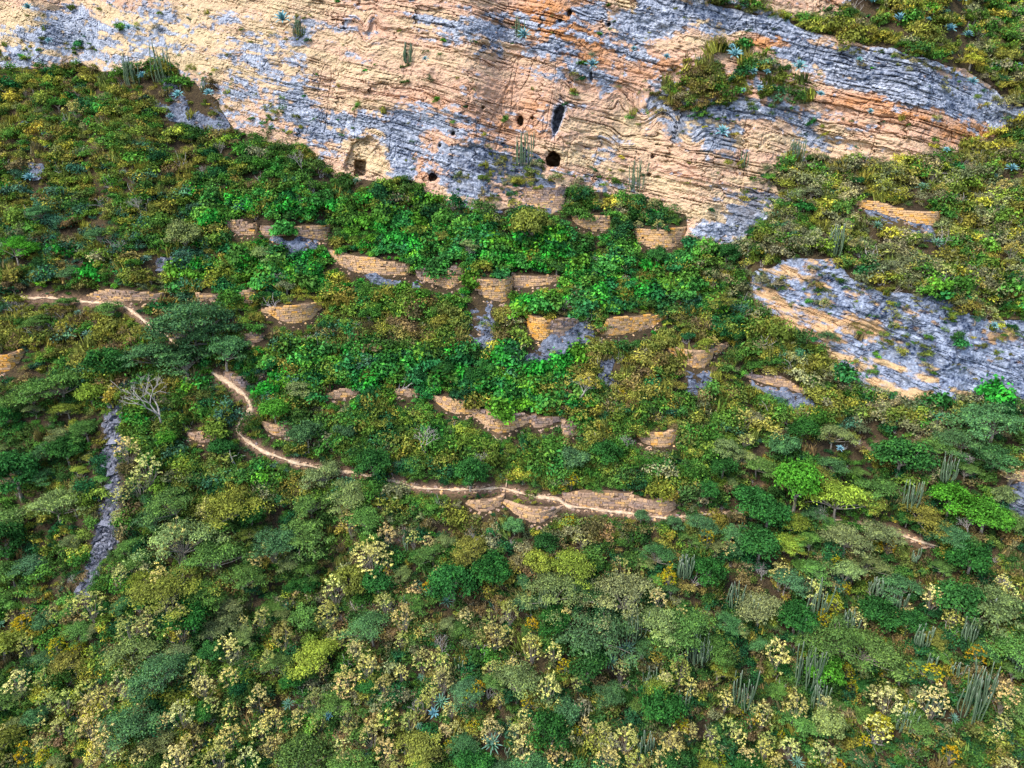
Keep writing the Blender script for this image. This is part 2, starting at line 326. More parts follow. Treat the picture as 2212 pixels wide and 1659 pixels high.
GREY_BLOBS = [(150,60,70,45,.55),(250,95,120,60,.35),(380,80,90,60,.3),(40,120,60,50,.5),(420,245,60,55,.8),(620,180,70,80,.35),(560,100,60,40,.3),(690,285,60,45,.65),(640,240,40,40,.4),(860,300,38,40,.9),(872,350,28,60,.9),(985,350,55,50,.85),(1010,410,50,45,.7),(1050,340,40,30,.8),(930,262,120,22,.5),(820,240,90,20,.45),(770,285,50,30,.5),(1000,60,80,30,.45),(920,45,60,25,.4),(1080,75,70,25,.45),(1190,110,80,28,.5),(1270,30,45,25,.85),(1215,50,30,12,.5),(1380,55,60,30,.75),(1330,80,60,30,.45),(1420,20,60,30,.75),(1530,25,120,28,.9),(1650,50,80,22,.85),(1720,95,60,40,.75),(1800,125,90,28,.9),(1900,165,110,32,.95),(2020,200,110,35,.95),(2130,235,90,30,.95),(2300,255,120,40,.9),(1960,115,80,20,.8),(1480,260,70,45,.7),(1560,290,50,40,.6),(1600,235,80,25,.75),(1450,215,60,30,.6),(1700,250,70,20,.55),(1760,290,60,30,.5),(1840,320,60,20,.4),(1640,430,60,30,.85),(1620,480,50,30,.8),(1560,500,50,25,.55),(1240,160,60,25,.5),(1310,170,40,30,.5),(1360,120,40,25,.4),(1130,40,60,20,.4),(1050,110,60,16,.45),(1330,310,60,22,.5),(1290,345,30,18,.5),(520,195,40,60,.3),(740,60,40,30,.25),(560,330,60,20,.4),(1330,400,60,25,.35),(660,60,30,30,.35),(95,75,40,30,.3),(330,30,60,25,.35),(470,40,50,25,.4),(1560,60,60,15,.3)]
ORANGE_BLOBS = [(1190,25,90,45,.55),(1225,70,60,45,.5),(1290,110,50,50,.4),(1380,150,60,50,.3),(1640,88,60,22,.7),(1690,90,40,25,.5),(1870,215,110,18,.6),(1960,250,110,25,.45),(2050,290,80,25,.6),(2120,285,50,15,.6),(900,400,40,30,.3),(940,350,60,40,.3),(1640,10,90,12,.5),(1120,200,120,50,.15),(1060,280,120,40,.2),(880,200,100,40,.12)]
CREAM_BLOBS = [(60,75,70,45,.7),(150,60,120,60,.25),(330,110,160,70,.35),(600,120,160,110,.3),(790,345,55,45,.55),(1330,270,60,40,.35),(1560,80,60,22,.5),(1520,480,80,60,.45),(1600,300,80,30,.3),(1240,240,50,30,.25),(1750,300,80,30,.3)]
DARK_BLOBS = [(1500,235,60,22,.35),(1640,420,45,35,.4),(1610,470,40,40,.35),(430,240,30,40,.3),(1650,395,30,20,.4),(1000,380,40,50,.25),(1420,205,40,20,.3),(1480,285,40,20,.25),(1530,395,30,20,.2)]
FOLDS = [(1385,235,40,24,2.4,.9),(1440,262,45,28,2.6,-.8),(785,72,24,34,1.6,.8),(1225,200,60,22,1.3,.5),(1330,300,40,24,1.2,.5),(812,40,22,26,1.2,-.7),(1345,215,24,18,1.6,-.5),(1480,300,40,26,1.5,.6)]
def blobs(lst, x, y):
    s = np.zeros_like(x)
    for (cx, cy, rx, ry, v) in lst:
        m = (np.abs(x - cx) < 2.6 * rx) & (np.abs(y - cy) < 2.6 * ry)
        s[m] += v * np.exp(-((x[m] - cx) / rx) ** 2 - ((y[m] - cy) / ry) ** 2)
    return s
def rock_patch(name, mask_fn, bbox, step, mat, low=False, lay=1.0, dip=0.235, lift=0.0):
    bx0, bx1, by0, by1 = bbox
    xs = np.arange(bx0, bx1, step); ys = np.arange(by0, by1, step)
    FX, FY = np.meshgrid(xs, ys)
    n1 = fbm(FX / 26, FY / 26, 61, 4); n2 = fbm(FX / 26 + 40, FY / 26, 65, 4)
    M_ = None; wb = 18 if low == 2 else 12
    mk = mask_fn(FX + wb * n1, FY + wb * 0.9 * n2)
    rb = max(1, int(4 / step)); mk = blur(mk, rb, rb)
    d = samp(DSURF, FX, FY)
    wx = tx(FX, FY) * d; wzz = tz(FY) * d
    # bedding coordinate: beds dip down to the right, with folds
    dipv = dip + 0.05 * fbm(wx / 30, wzz / 30, 71, 2)
    b = wzz + wx * dip + 0.8 * fbm(wx / 16, wzz / 10, 72, 2) + 0.10 * fbm(wx / 2.5, wzz / 1.6, 73, 3)
    fl = wx / 7 + 0.8 * fbm(wx / 9, wzz / 5, 74, 2); b = b + 0.75 * (hash3(np.floor(fl), np.floor(wzz / 9 + 0.5 * fl), 76) - 0.5)     # small faults
    if not low:
        for (cx, cy, rx, ry, amp, kx) in FOLDS:
            e = np.exp(-((FX - cx) / rx) ** 2 - ((FY - cy) / ry) ** 2)
            b = b + amp * e * (np.sin((FX - cx) / rx * 2.2 + kx) * 0.55 + kx * 0.3)
    a = wx * 0.97 - wzz * dip
    massive = np.clip(sstep(760, 420, FX + 60 * fbm(FX / 90, FY / 60, 75, 3)), 0, 1) * 0.75 if not low else 0.6 + 0 * FX
    L_ = (1 - massive) * lay
    f, th, pr, hv, fa, ii, h2 = beds(b, a, BED_A, 3)
    f2, th2, pr2, hv2, fa2, i2, h22 = beds(b + 0.3 * n1, a * 0.6, BED_B, 4)
    patchy = 0.35 + 0.65 * sstep(0.3, 0.7, vnoise(a / 6 + 9, b / 2.5, 77))
    disp = L_ * (0.20 * pr + 0.20 * (hv - 0.4)) * patchy + L_ * (0.45 * pr2 + 0.45 * hv2 - 0.40)
    groove = np.exp(-(f * th / 0.07) ** 2) + 0.6 * np.exp(-((1 - f) * th / 0.05) ** 2)
    deep = sstep(0.42, 0.80, vnoise(a / 2.2 + ii * 7.7, ii * 3.1, 79) * 0.65 + vnoise(a / 0.6 + ii * 3.3, ii * 1.7, 83) * 0.35)
    region = 0.12 + 0.88 * sstep(0.36, 0.62, vnoise(a / 6, b / 2.2, 85) * 0.7 + 0.3 * vnoise(a / 1.7, b / 0.8, 87))
    disp -= L_ * groove * (0.05 + 0.85 * deep) * region
    disp -= L_ * 0.20 * np.exp(-(fa / 0.05) ** 2) * (h2 > 0.55)
    disp -= L_ * 0.28 * np.exp(-(fa2 / 0.08) ** 2) * (h22 > 0.6)
    vj = np.abs(fbm(a / 2.2 + 5, b / 7, 92, 3)); disp -= L_ * 0.3 * np.exp(-(vj / 0.02) ** 2) * sstep(0.5, 0.7, vnoise(a / 8, b / 4, 93))
    disp -= L_ * 0.55 * np.exp(-(f2 * th2 / 0.13) ** 2) * sstep(0.45, 0.65, vnoise(a / 5, i2 * 2.3, 80) * 0.7 + 0.3 * vnoise(a / 0.9, i2 * 5.1, 82))
    disp -= L_ * 0.35 * (h22 > 0.88) * sstep(0.15, 0.5, f2) * (1 - sstep(0.6, 0.95, f2))
    disp += L_ * 0.30 * fbm(a / 1.3, b / 0.45, 84, 4, 0.6) + L_ * 0.16 * fbm(a / 0.4, b / 0.25, 89, 2)
    # massive, knobbly rock
    kn = fbm(wx / 1.9, wzz / 1.5, 81, 5, 0.55); kb = fbm(wx / 6, wzz / 5, 86, 3)
    crk = np.abs(fbm(wx / 2.4 + 0.4 * b, wzz / 2.0 + b * 0.9, 88, 3))
    disp += massive * (0.55 * kn + 0.5 * kb - 0.35 * np.exp(-(crk / 0.035) ** 2)) + (1 - massive) * (0.16 * kn + 0.28 * kb)
    # colour of the rock itself
    nb = fbm(a / 3.2, b / 0.75, 91, 4, 0.6); ns = fbm(wx / 0.7, wzz / 0.55, 95, 3, 0.7); nl = fbm(a / 9, b / 3, 97, 3)
    if not low:
        gr = blobs(GREY_BLOBS, FX, FY)
        field = np.clip(gr, 0, 1) * 0.75 + 0.15 + 0.07 * sstep(800, 500, FX) + 0.42 * nb + 0.34 * ns + 0.16 * nl + 0.16 * (pr - 0.5) + 0.16 * (hv - 0.5)
        grey = sstep(0.36, 0.52, field)
        warm = 0.40 + 1.0 * blobs(ORANGE_BLOBS, FX, FY) - 0.7 * blobs(CREAM_BLOBS, FX, FY) + 0.30 * nb + 0.32 * nl + 0.34 * (pr - 0.5) + 0.15 * (hv - 0.5)
        dark = np.clip(blobs(DARK_BLOBS, FX, FY) * 1.6 + 0.7 * ns + 0.5 * nb - 0.42 + 0.25 * grey, 0, 0.9)
    else:
        up = sstep(870, 640, FY - (FX - 1700) * 0.30)
        field = 0.10 + 0.50 * up + 0.40 * nb + 0.24 * ns + 0.30 * fbm(wx / 7, wzz / 5, 99, 3) if low == 1 else 0.66 + 0.3 * nb + 0.25 * ns
        grey = sstep(0.36, 0.54, field)
        warm = 0.35 + 0.3 * nb + 0.25 * nl
        dark = np.clip(0.8 * ns + 0.6 * nb - 0.12, 0, 0.85)
    dark = np.clip(dark + L_ * 0.0, 0, 0.9)
    tone = np.clip(0.40 + 0.45 * ns + 0.35 * nb + 0.25 * (hv - 0.5), 0, 1)
    core = sstep(0.25, 0.8, mk)
    dd = d - lift * core - 0.82 * disp * core + (1 - sstep(0.02, 0.6, mk)) * 0.9
    if not low:                                          # caves
        for (cx, cy, rx, ry, dep) in CAVES:
            m = (np.abs(FX - cx) < 3 * rx + 4) & (np.abs(FY - cy) < 3 * ry + 4)
            q = np.hypot((FX[m] - cx) / rx, (FY[m] - cy) / ry) + 0.30 * fbm(FX[m] / 7, FY[m] / 6, 55, 4)
            if (cx, cy) == (1204, 258):                   # tall leaning slot
                q = np.hypot((FX[m] - cx + (FY[m] - cy) * 0.22) / (rx * (1.15 - 0.5 * np.clip((FY[m] - cy) / ry, -1, 1))), (FY[m] - cy) / ry) + 0.28 * fbm(FX[m] / 7, FY[m] / 6, 55, 4)
            if (cx, cy) == (778, 362):
                q = np.maximum(np.abs(FX[m] - cx) / rx, np.abs(FY[m] - cy) / ry) + 0.28 * fbm(FX[m] / 7, FY[m] / 6, 55, 4)
            if cx == 1195: q = np.hypot((FX[m] - cx) / (rx * (1 + 0.35 * np.clip((FY[m] - cy) / ry, -1, 1))), (FY[m] - cy) / ry) + 0.26 * fbm(FX[m] / 8, FY[m] / 7, 55, 4)
            dd[m] += dep * sstep(1.08, 0.82, q) + 0.25 * sstep(1.9, 1.0, q)
            if (cx, cy) in ((1204, 258),): grey[m] = np.maximum(grey[m], sstep(1.5, 1.0, q) * 0.9); tone[m] = np.maximum(tone[m], sstep(1.5, 1.0, q) * (q > .8)); dark[m] *= sstep(1.0, 1.5, q)
        arch = np.hypot((FX - 790) / 46, (FY - 365) / 74) + 0.16 * fbm(FX / 16, FY / 12, 57, 4)     # arched alcove below the grey crust
        dd += 0.75 * sstep(1.0, 0.86, arch) * (FY < 400)
        grey *= 1 - 0.85 * sstep(1.0, 0.9, arch)
    keep = mk > 0.015
    V = world(FX, FY, dd)
    idx = np.full(FX.shape, -1, np.int64)
    fk = keep[:-1, :-1] & keep[1:, :-1] & keep[:-1, 1:] & keep[1:, 1:]
    use = np.zeros_like(keep); use[:-1, :-1] |= fk; use[1:, :-1] |= fk; use[:-1, 1:] |= fk; use[1:, 1:] |= fk
    idx[use] = np.arange(use.sum())
    F = np.stack([idx[1:, :-1][fk], idx[1:, 1:][fk], idx[:-1, 1:][fk], idx[:-1, :-1][fk]], -1)
    me = mesh_np(name, V[use], F, {k: ('POINT', 'FLOAT', v[use]) for k, v in (('warm', warm), ('grey', grey), ('dark', dark), ('tone', tone))})
    return obj(name, me, mat, kind='structure')
def cliff_mask(x, y):
    return np.clip(poly_mask(CLIFF, x, y) * (1 - poly_mask(LEDGEVEG, x, y) * 0.6), 0, 1)
cliff = rock_patch('cliff_face', cliff_mask, (-430, 2640, -290, 570), 1.7 if True else 3, M_ROCK)
cliff['label'] = 'banded orange and grey-blue limestone cliff with small caves'
low = rock_patch('lower_cliff', lambda x, y: poly_mask(LOWCLIFF, x, y), (1560, 2640, 535, 980), 1.7, M_OUT, low=1, lay=0.8, dip=0.30)
low['label'] = 'blue-grey lower cliff with tan patches on the right slope'
for k, P in list(OUT.items()) + [('left_ledge', LEFTROCK), ('mid_ledge', MIDROCK)]:
    xs_, ys_ = [p[0] for p in P], [p[1] for p in P]
    o = rock_patch('rock_outcrop', lambda x, y, P=P: poly_mask(P, x, y), (min(xs_) - 14, max(xs_) + 14, min(ys_) - 14, max(ys_) + 14), 1.7, M_CRAG, low=2, lay=0.7, dip=0.2, lift=0.12)
    o['label'] = {'grey_ledge': 'dark grey rock ledge under the long creeper wall', 'tower_foot': 'bluish crag under the round tower', 'ruined_front': 'grey rock face under the collapsed wall', 'grey_stub': 'upright bluish rock stub beside the leafless tree', 'pier_foot': 'bluish rock below the shrub-topped bastion', 'left_boss': 'pale rock boss on the far left slope', 'under_wall': 'grey rock face below the upper left terrace walls', 'bank_rock': 'dark rock under the low earthy bank', 'edge_rock': 'blue-grey rock at the right edge', 'slope_slabs': 'thin rock slabs under the slanting right wall', 'left_ledge': 'speckled grey rock below the cactus ledge', 'mid_ledge': 'grey rock of the bushy ledge below the caves'}[k]

# hillside sheet (pushed back behind the rock faces so that nothing shows through the caves)
g = NG('dry_hillside_earth')
n_a = g.noise(0.35, 5, 0.6); n_b = g.noise(4.0, 4, 0.7)
ec = g.ramp(g.math('ADD', g.math('MULTIPLY', n_a, 0.6), g.math('MULTIPLY', n_b, 0.5)), [(0.32, (0.02, 0.016, 0.013)), (0.52, (0.05, 0.037, 0.024)), (0.70, (0.085, 0.065, 0.032)), (0.85, (0.14, 0.11, 0.06))])
sc_ = g.attr('scree')
sn = g.ramp(g.noise(5.0, 3, 0.8), [(0.35, (0.03, 0.035, 0.045)), (0.55, (0.09, 0.095, 0.12)), (0.72, (0.24, 0.24, 0.28))])
ec = g.mix(sc_, ec, sn)
ec = g.mix(g.math('MULTIPLY', g.attr('bare'), 0.85), ec, g.ramp(n_b, [(0.3, (0.14, 0.085, 0.06)), (0.7, (0.34, 0.22, 0.15))]))
M_EARTH = g.surf(ec, 1.0, n_b, 0.25, 0.02)
scree = np.zeros_like(D)
for P in SCREE: scree = np.maximum(scree, poly_mask(P))
BARE = [[(1395,1108),(1480,1108),(1500,1125),(1420,1130)],[(470,815),(500,800),(545,850),(560,880),(530,885)],[(850,1155),(890,1150),(885,1180),(850,1170)],[(1370,975),(1400,968),(1410,1000),(1385,1010)],[(1240,995),(1290,980),(1300,1000),(1270,1010)],[(1860,955),(1900,950),(1905,985),(1870,985)],[(1780,1045),(1830,1050),(1825,1068),(1785,1062)],[(2000,1075),(2030,1070),(2030,1095),(2005,1095)],[(1620,1035),(1660,1040),(1650,1060),(1620,1055)]]
bare = np.zeros_like(D)
for P in BARE: bare = np.maximum(bare, poly_mask(P))
bare = np.maximum(bare * (0.6 + 0.6 * fbm(GX / 12, GY / 10, 31, 3)), pm * 0.8)
rk = blur(np.maximum.reduce([cm * (1 - lv), lm, lr, mr, outm]), 1, 1)
DH = D + 9.0 * sstep(0.75, 1.0, blur(cm * (1 - lv), 1, 1)) * cm + 1.5 * sstep(0.6, 1.0, np.maximum(blur(lm, 1, 1), 0))
V = world(GX, GY, DH); ny, nx = GX.shape
ID = np.arange(ny * nx).reshape(ny, nx)
F = np.stack([ID[1:, :-1].ravel(), ID[1:, 1:].ravel(), ID[:-1, 1:].ravel(), ID[:-1, :-1].ravel()], -1)
hill = obj('hillside', mesh_np('hillside', V.reshape(-1, 3), F, {'scree': ('POINT', 'FLOAT', np.clip(blur(scree, 1, 1), 0, 1).ravel()), 'bare': ('POINT', 'FLOAT', np.clip(bare, 0, 1).ravel())}), M_EARTH, kind='structure')
hill['label'] = 'steep brown earth hillside under the scrub'

# trodden earth trail
g = NG('trodden_earth'); nn = g.noise(3.0, 5, 0.7)
M_PATH = g.surf(g.ramp(nn, [(0.3, (0.28, 0.19, 0.12)), (0.5, (0.50, 0.37, 0.25)), (0.72, (0.66, 0.53, 0.38))]), 1.0, nn, 0.12, 0.02)
for pi, (t, q) in enumerate(pathpts):
    tg = np.gradient(q, axis=0); tg /= np.maximum(np.hypot(*tg.T), 1e-6)[:, None]; nrm = np.stack([-tg[:, 1], tg[:, 0]], -1)
    hw = (3.2 if pi == 0 else 1.5) * np.clip(1 + 0.95 * fbm(t / 18, t * 0 + 3, 44, 4), 0.35, 1.8)
    hw = hw * np.where((q[:, 0] > 455) & (q[:, 0] < 560) & (q[:, 1] < 950), 1.45, 1.0)
    offs = np.array([-1.25, -0.7, 0, 0.7, 1.25]); ex = np.array([0.12, -0.14, -0.18, -0.14, 0.12])
    jl = 1 + 0.5 * np.stack([fbm(t / 7, t * 0 + 9 * k, 46 + k, 2) for k in range(5)], 1)
    px_ = q[:, None, 0] + nrm[:, None, 0] * hw[:, None] * offs * jl; py_ = q[:, None, 1] + nrm[:, None, 1] * hw[:, None] * offs * jl
    dd = samp(D, px_, py_) + ex
    V = world(px_, py_, dd).reshape(-1, 3); n = len(t); I = np.arange(n * 5).reshape(n, 5)
    F = np.stack([I[:-1, :-1].ravel(), I[1:, :-1].ravel(), I[1:, 1:].ravel(), I[:-1, 1:].ravel()], -1)
    o = obj('path', mesh_np('path', V, F, smooth=True), M_PATH, kind='structure')
    o['label'] = ('pale trodden earth trail winding across the slope', 'faint earth track climbing from the trail fork')[pi]
# ------------------------------------------------------------------ terrace walls, laid stone by stone
g = NG('tan_masonry')
tv, gv = g.attr('tone'), g.attr('stain')
c = g.ramp(tv, [(0.0, (0.36, 0.24, 0.17)), (0.35, (0.50, 0.33, 0.195)), (0.65, (0.58, 0.355, 0.145)), (1.0, (0.62, 0.31, 0.06))])
c = g.mix(gv, c, g.ramp(g.noise(3.0, 3, 0.7), [(0.35, (0.05, 0.045, 0.05)), (0.65, (0.24, 0.20, 0.22))]))
nn = g.noise(6.0, 4, 0.7)
v = g.math('ADD', g.math('MULTIPLY', nn, 0.8), 0.6)
c = g.mix(1.0, c, g.n('CombineColor', {0: v, 1: v, 2: v}).outputs[0], 'MULTIPLY')
M_STONE = g.surf(c, 0.95, nn, 0.06, 0.05)
g = NG('earth_mortar'); M_MORTAR = g.surf(g.ramp(g.noise(5.0, 3, 0.7), [(0.3, (0.09, 0.06, 0.04)), (0.7, (0.25, 0.165, 0.10))]), 1.0)
BOXF = np.array([(0,1,2,3),(4,7,6,5),(0,4,5,1),(1,5,6,2),(2,6,7,3),(3,7,4,0)])
hard = np.zeros_like(D)                   # where masonry and trail must stay in view
wall_marks = []
def build_wall(k, lab, tone, stain, xs, yt, yb, Dw):
    P = world(xs, yb, Dw); zb = P[:, 2] - 0.35; zt = tz(yt) * Dw
    s = np.r_[0, np.cumsum(np.hypot(np.diff(P[:, 0]), np.diff(P[:, 1])))]
    n = max(int(s[-1] / 0.12), 4); S_ = np.linspace(0, s[-1], n)
    px_ = np.interp(S_, s, P[:, 0]); py_ = np.interp(S_, s, P[:, 1]); zb = np.interp(S_, s, zb); zt = np.interp(S_, s, zt)
    for arr in (px_, py_):
        arr[:] = np.convolve(np.pad(arr, 4, mode='reflect', reflect_type='odd'), np.ones(9) / 9, 'valid')
    # short returns that run back into the bank
    t0 = np.array([px_[0] - px_[2], py_[0] - py_[2]]); t0 /= np.hypot(*t0) + 1e-6; t1 = np.array([px_[-1] - px_[-3], py_[-1] - py_[-3]]); t1 /= np.hypot(*t1) + 1e-6
    ret = 10
    def arc(p, t, sgn):
        out = []; d = t.copy(); p = np.array(p)
        for i in range(ret):
            d = d + np.array([0, 0.28]); d /= np.hypot(*d); p = p + d * 0.12; out.append(p.copy())
        return out
    A_ = arc((px_[0], py_[0]), t0, -1)[::-1]; B_ = arc((px_[-1], py_[-1]), t1, 1)
    px_ = np.r_[[p[0] for p in A_], px_, [p[0] for p in B_]]; py_ = np.r_[[p[1] for p in A_], py_, [p[1] for p in B_]]
    zb = np.r_[np.full(ret, zb[0]), zb, np.full(ret, zb[-1])]; zt = np.r_[np.full(ret, zt[0]), zt, np.full(ret, zt[-1])]
    S_ = np.r_[0, np.cumsum(np.hypot(np.diff(px_), np.diff(py_)))]
    tg = np.stack([np.gradient(px_), np.gradient(py_)], -1); tg /= np.maximum(np.hypot(*tg.T), 1e-6)[:, None]
    nr = np.stack([tg[:, 1], -tg[:, 0]], -1)                     # towards the valley
    rug = stain * 0.5
    zt = zt + (0.12 + 0.42 * rug) * fbm(S_ / 1.3, S_ * 0 + k, 131, 4)
    zt = np.maximum(zt, zb + 0.4)
    root = bpy.data.objects.new('terrace_wall', None); COL.objects.link(root)
    m = len(px_) // 2; c0 = np.array([px_[m], py_[m], zb[m]])
    root.location = c0; root.empty_display_size = 0.5
    root['kind'] = 'thing'; root['label'] = lab; root['category'] = 'stone wall'; root['group'] = 'ancient terrace walls on the slope'
    # core: a band with thickness
    n = len(px_); off = [(-0.10, 0), (-0.10, 1), (-0.55, 1), (-0.55, 0)]
    V = []
    for o_, hi in off:
        V.append(np.stack([px_ + nr[:, 0] * o_, py_ + nr[:, 1] * o_, np.where(hi, zt - 0.06, zb - 0.2)], -1))
    V = np.stack(V, 1).reshape(-1, 3); I = np.arange(n * 4).reshape(n, 4)
    F = [np.stack([I[:-1, a], I[1:, a], I[1:, (a + 1) % 4], I[:-1, (a + 1) % 4]], -1) for a in range(4)]
    F = np.concatenate(F + [I[:1, ::-1], I[-1:]])
    obj('core', mesh_np('wall_core', V - c0, F), M_MORTAR, root)
    # stones in courses
    VV = []; TT = []; SS = []; z = zb.min() - 0.1; ci = 0
    while z < zt.max():
        ch = R.uniform(0.17, 0.27); sp = R.uniform(-0.3, 0)
        while sp < S_[-1]:
            ln = R.choice((R.uniform(0.18, 0.4), R.uniform(0.3, 0.75))); a0, a1 = sp + 0.012, sp + ln - 0.018; sp += ln
            if a0 < 0 or a1 > S_[-1]: continue
            mid = (a0 + a1) / 2; zlo = np.interp(mid, S_, zb); zhi = np.interp(mid, S_, zt)
            if z + ch * 0.5 < zlo or z + ch * 0.6 > zhi: continue
            hv = (z - zlo) / max(zhi - zlo, 0.3)
            if R.random() < 0.02 + rug * 0.08 * (hv > 0.5): continue
            po = R.gauss(0, 0.035) ; zz0 = z + 0.012; zz1 = z + ch - R.uniform(0.01, 0.035)
            q = []
            for aa in (a0, a1):
                X = np.interp(aa, S_, px_); Y = np.interp(aa, S_, py_); nx_ = np.interp(aa, S_, nr[:, 0]); ny_ = np.interp(aa, S_, nr[:, 1])
                pf = po + R.uniform(-0.015, 0.015)
                q.append((X + nx_ * pf, Y + ny_ * pf, X - nx_ * 0.3, Y - ny_ * 0.3))
            l, r_ = q; j = R.uniform(-0.012, 0.012)
            VV.append([(l[0], l[1], zz0), (r_[0], r_[1], zz0 + j), (r_[0], r_[1], zz1 + j), (l[0], l[1], zz1), (l[2], l[3], zz0), (r_[2], r_[3], zz0 + j), (r_[2], r_[3], zz1 + j), (l[2], l[3], zz1)])
            TT.append(min(max(tone + R.gauss(0, 0.24), 0), 1))
            st = stain * 1.5 * (0.25 + 0.9 * hv) + 0.8 * float(fbm(np.array([mid / 2.2 + k * 13]), np.array([z / 0.9]), 137, 3)[0]) - 0.30
            SS.append(min(max(st + R.gauss(0, 0.18), 0), 0.92))
        z += ch; ci += 1
    if VV:
        VV = np.array(VV) - c0; nS = len(VV)
        F = (BOXF[None] + 8 * np.arange(nS)[:, None, None]).reshape(-1, 4)
        obj('masonry', mesh_np('masonry', VV.reshape(-1, 3), F, {'tone': ('FACE', 'FLOAT', np.repeat(TT, 6)), 'stain': ('FACE', 'FLOAT', np.repeat(SS, 6))}), M_STONE, root, kind='stuff')
    wall_marks.append(((xs.mean(), (yt.mean() + yb.mean()) / 2), lab))
for k, wg in enumerate(wall_geo):
    build_wall(k, *wg)
    lab, tone, stain, xs, yt, yb, Dw = wg
    hard = np.maximum(hard, poly_mask([(a, b - 1) for a, b in zip(xs, yt)] + [(a, b + 3) for a, b in zip(xs[::-1], yb[::-1])]))
hardT = np.maximum(hard, (pm > 0.86) * 1.0)
for (cx, cy, rx, ry, dep) in CAVES[:5]: hardT = np.maximum(hardT, (np.hypot((GX - cx) / (rx + 4), (GY - cy) / (ry + 4)) < 1) * 1.0)
rockT = np.maximum.reduce([cm * (1 - vm) * (1 - lv), lm, outm, scree])
# ledges and grown-over parts of the rock where scrub stands
GROWN = blobs([(1090,350,60,45,.55),(1130,400,60,40,.8),(1180,375,40,25,.8),(1040,400,40,40,.4),(320,165,50,30,.7),(400,180,50,40,.6),(355,200,30,30,.3),(460,210,40,40,.5),(580,265,45,35,.7),(120,100,70,30,.35),(60,125,60,30,.5),(1340,390,60,30,.6),(1500,200,90,40,1),(1640,180,60,40,1),(1600,130,50,30,1),(1260,150,40,20,.4),(1700,210,60,25,.9),(1940,130,90,18,.5),(2060,175,70,25,.5),(1650,400,50,30,.8),(1640,440,40,30,.5),(1760,330,60,12,.5),(1470,30,30,12,.4),(1880,110,60,15,.4),(630,70,30,30,.4),(290,70,40,20,.3),(1130,90,30,14,.4),(2140,215,60,25,.4),(1540,280,40,30,.25),(1400,240,30,30,.3),(760,290,40,20,.3)], GX, GY)
GROWN_LOW = blobs([(1860,600,90,35,.9),(1980,640,90,35,.9),(2100,680,70,35,.8),(1740,600,60,25,.35),(1680,620,50,30,.4),(1950,720,120,40,.35),(2150,740,60,40,.4),(1800,690,60,40,.2),(1640,600,40,30,.8),(1850,680,40,25,.5),(1760,650,40,25,.5),(2000,780,50,20,.4),(1900,760,40,18,.4),(2100,800,60,20,.4),(1700,660,30,20,.5)], GX, GY)
vegd = np.where(rockT > 0, 0.0, 1.0)
vegd = np.maximum(vegd, np.clip(np.where(cm > 0, GROWN, 0), 0, 1)); vegd = np.maximum(vegd, np.where(lm > 0, np.clip(GROWN_LOW * 0.8 - 0.04, 0, 1), 0))
vegd = np.maximum(vegd, 0.03 * (cm > 0) + 0.06 * (lm > 0)); vegd = np.where(mr > 0, np.clip(GROWN, 0.1, 1), vegd); vegd = np.where(lr > 0, 0.25, vegd)
vegd = np.where(scree > 0, 0.12, vegd); vegd = np.where(outm > 0, 0.12, vegd)

# ------------------------------------------------------------------ plant kit
def leaf_quads(cen, nrm, ln, wd, rg):
    """rhombic leaves: centres, normals, lengths, widths"""
    n = len(cen)
    nrm = nrm / np.maximum(np.linalg.norm(nrm, axis=1, keepdims=True), 1e-6)
    t = rg.normal(size=(n, 3)); t -= nrm * (t * nrm).sum(1, keepdims=True); t /= np.maximum(np.linalg.norm(t, axis=1, keepdims=True), 1e-6)
    b = np.cross(nrm, t)
    ln = ln[:, None]; wd = wd[:, None]
    fold = nrm * ln * 0.18
    V = np.stack([cen - t * ln - fold, cen + b * wd, cen + t * ln - fold, cen - b * wd], 1).reshape(-1, 3)
    return V, np.arange(4 * n).reshape(n, 4)
def foliage(name, clumps, n_per, ln, asp, upb, rg, scatter=1.0, shell=0.55):
    """clumps: (x,y,z, rx, rz, tone). Leaves fill each clump's outer shell."""
    CE = []; NO = []; TO = []
    for (x, y, z, rx, rz, tone) in clumps:
        k = max(int(n_per * R.uniform(0.75, 1.25)), 6)
        d = rg.normal(size=(k, 3)); d /= np.linalg.norm(d, axis=1, keepdims=True)
        d[:, 2] = np.where(d[:, 2] < -0.25, -d[:, 2], d[:, 2])
        r = shell + (1 - shell) * rg.random(k) ** 0.6
        r *= 1 + 0.22 * rg.normal(size=k) * scatter
        CE.append(np.array([x, y, z]) + d * r[:, None] * np.array([rx, rx, rz]))
        NO.append(d * (1 - upb) + np.array([0, 0, 1.0]) * upb + rg.normal(size=(k, 3)) * 0.35)
        TO.append(np.clip(tone + rg.normal(size=k) * 0.2, 0, 1))
    CE = np.concatenate(CE); NO = np.concatenate(NO); TO = np.concatenate(TO)
    L_ = ln * rg.uniform(0.6, 1.35, len(CE))
    V, F = leaf_quads(CE, NO, L_, L_ * asp, rg)
    return mesh_np(name, V, F, {'leaf': ('FACE', 'FLOAT', TO)})
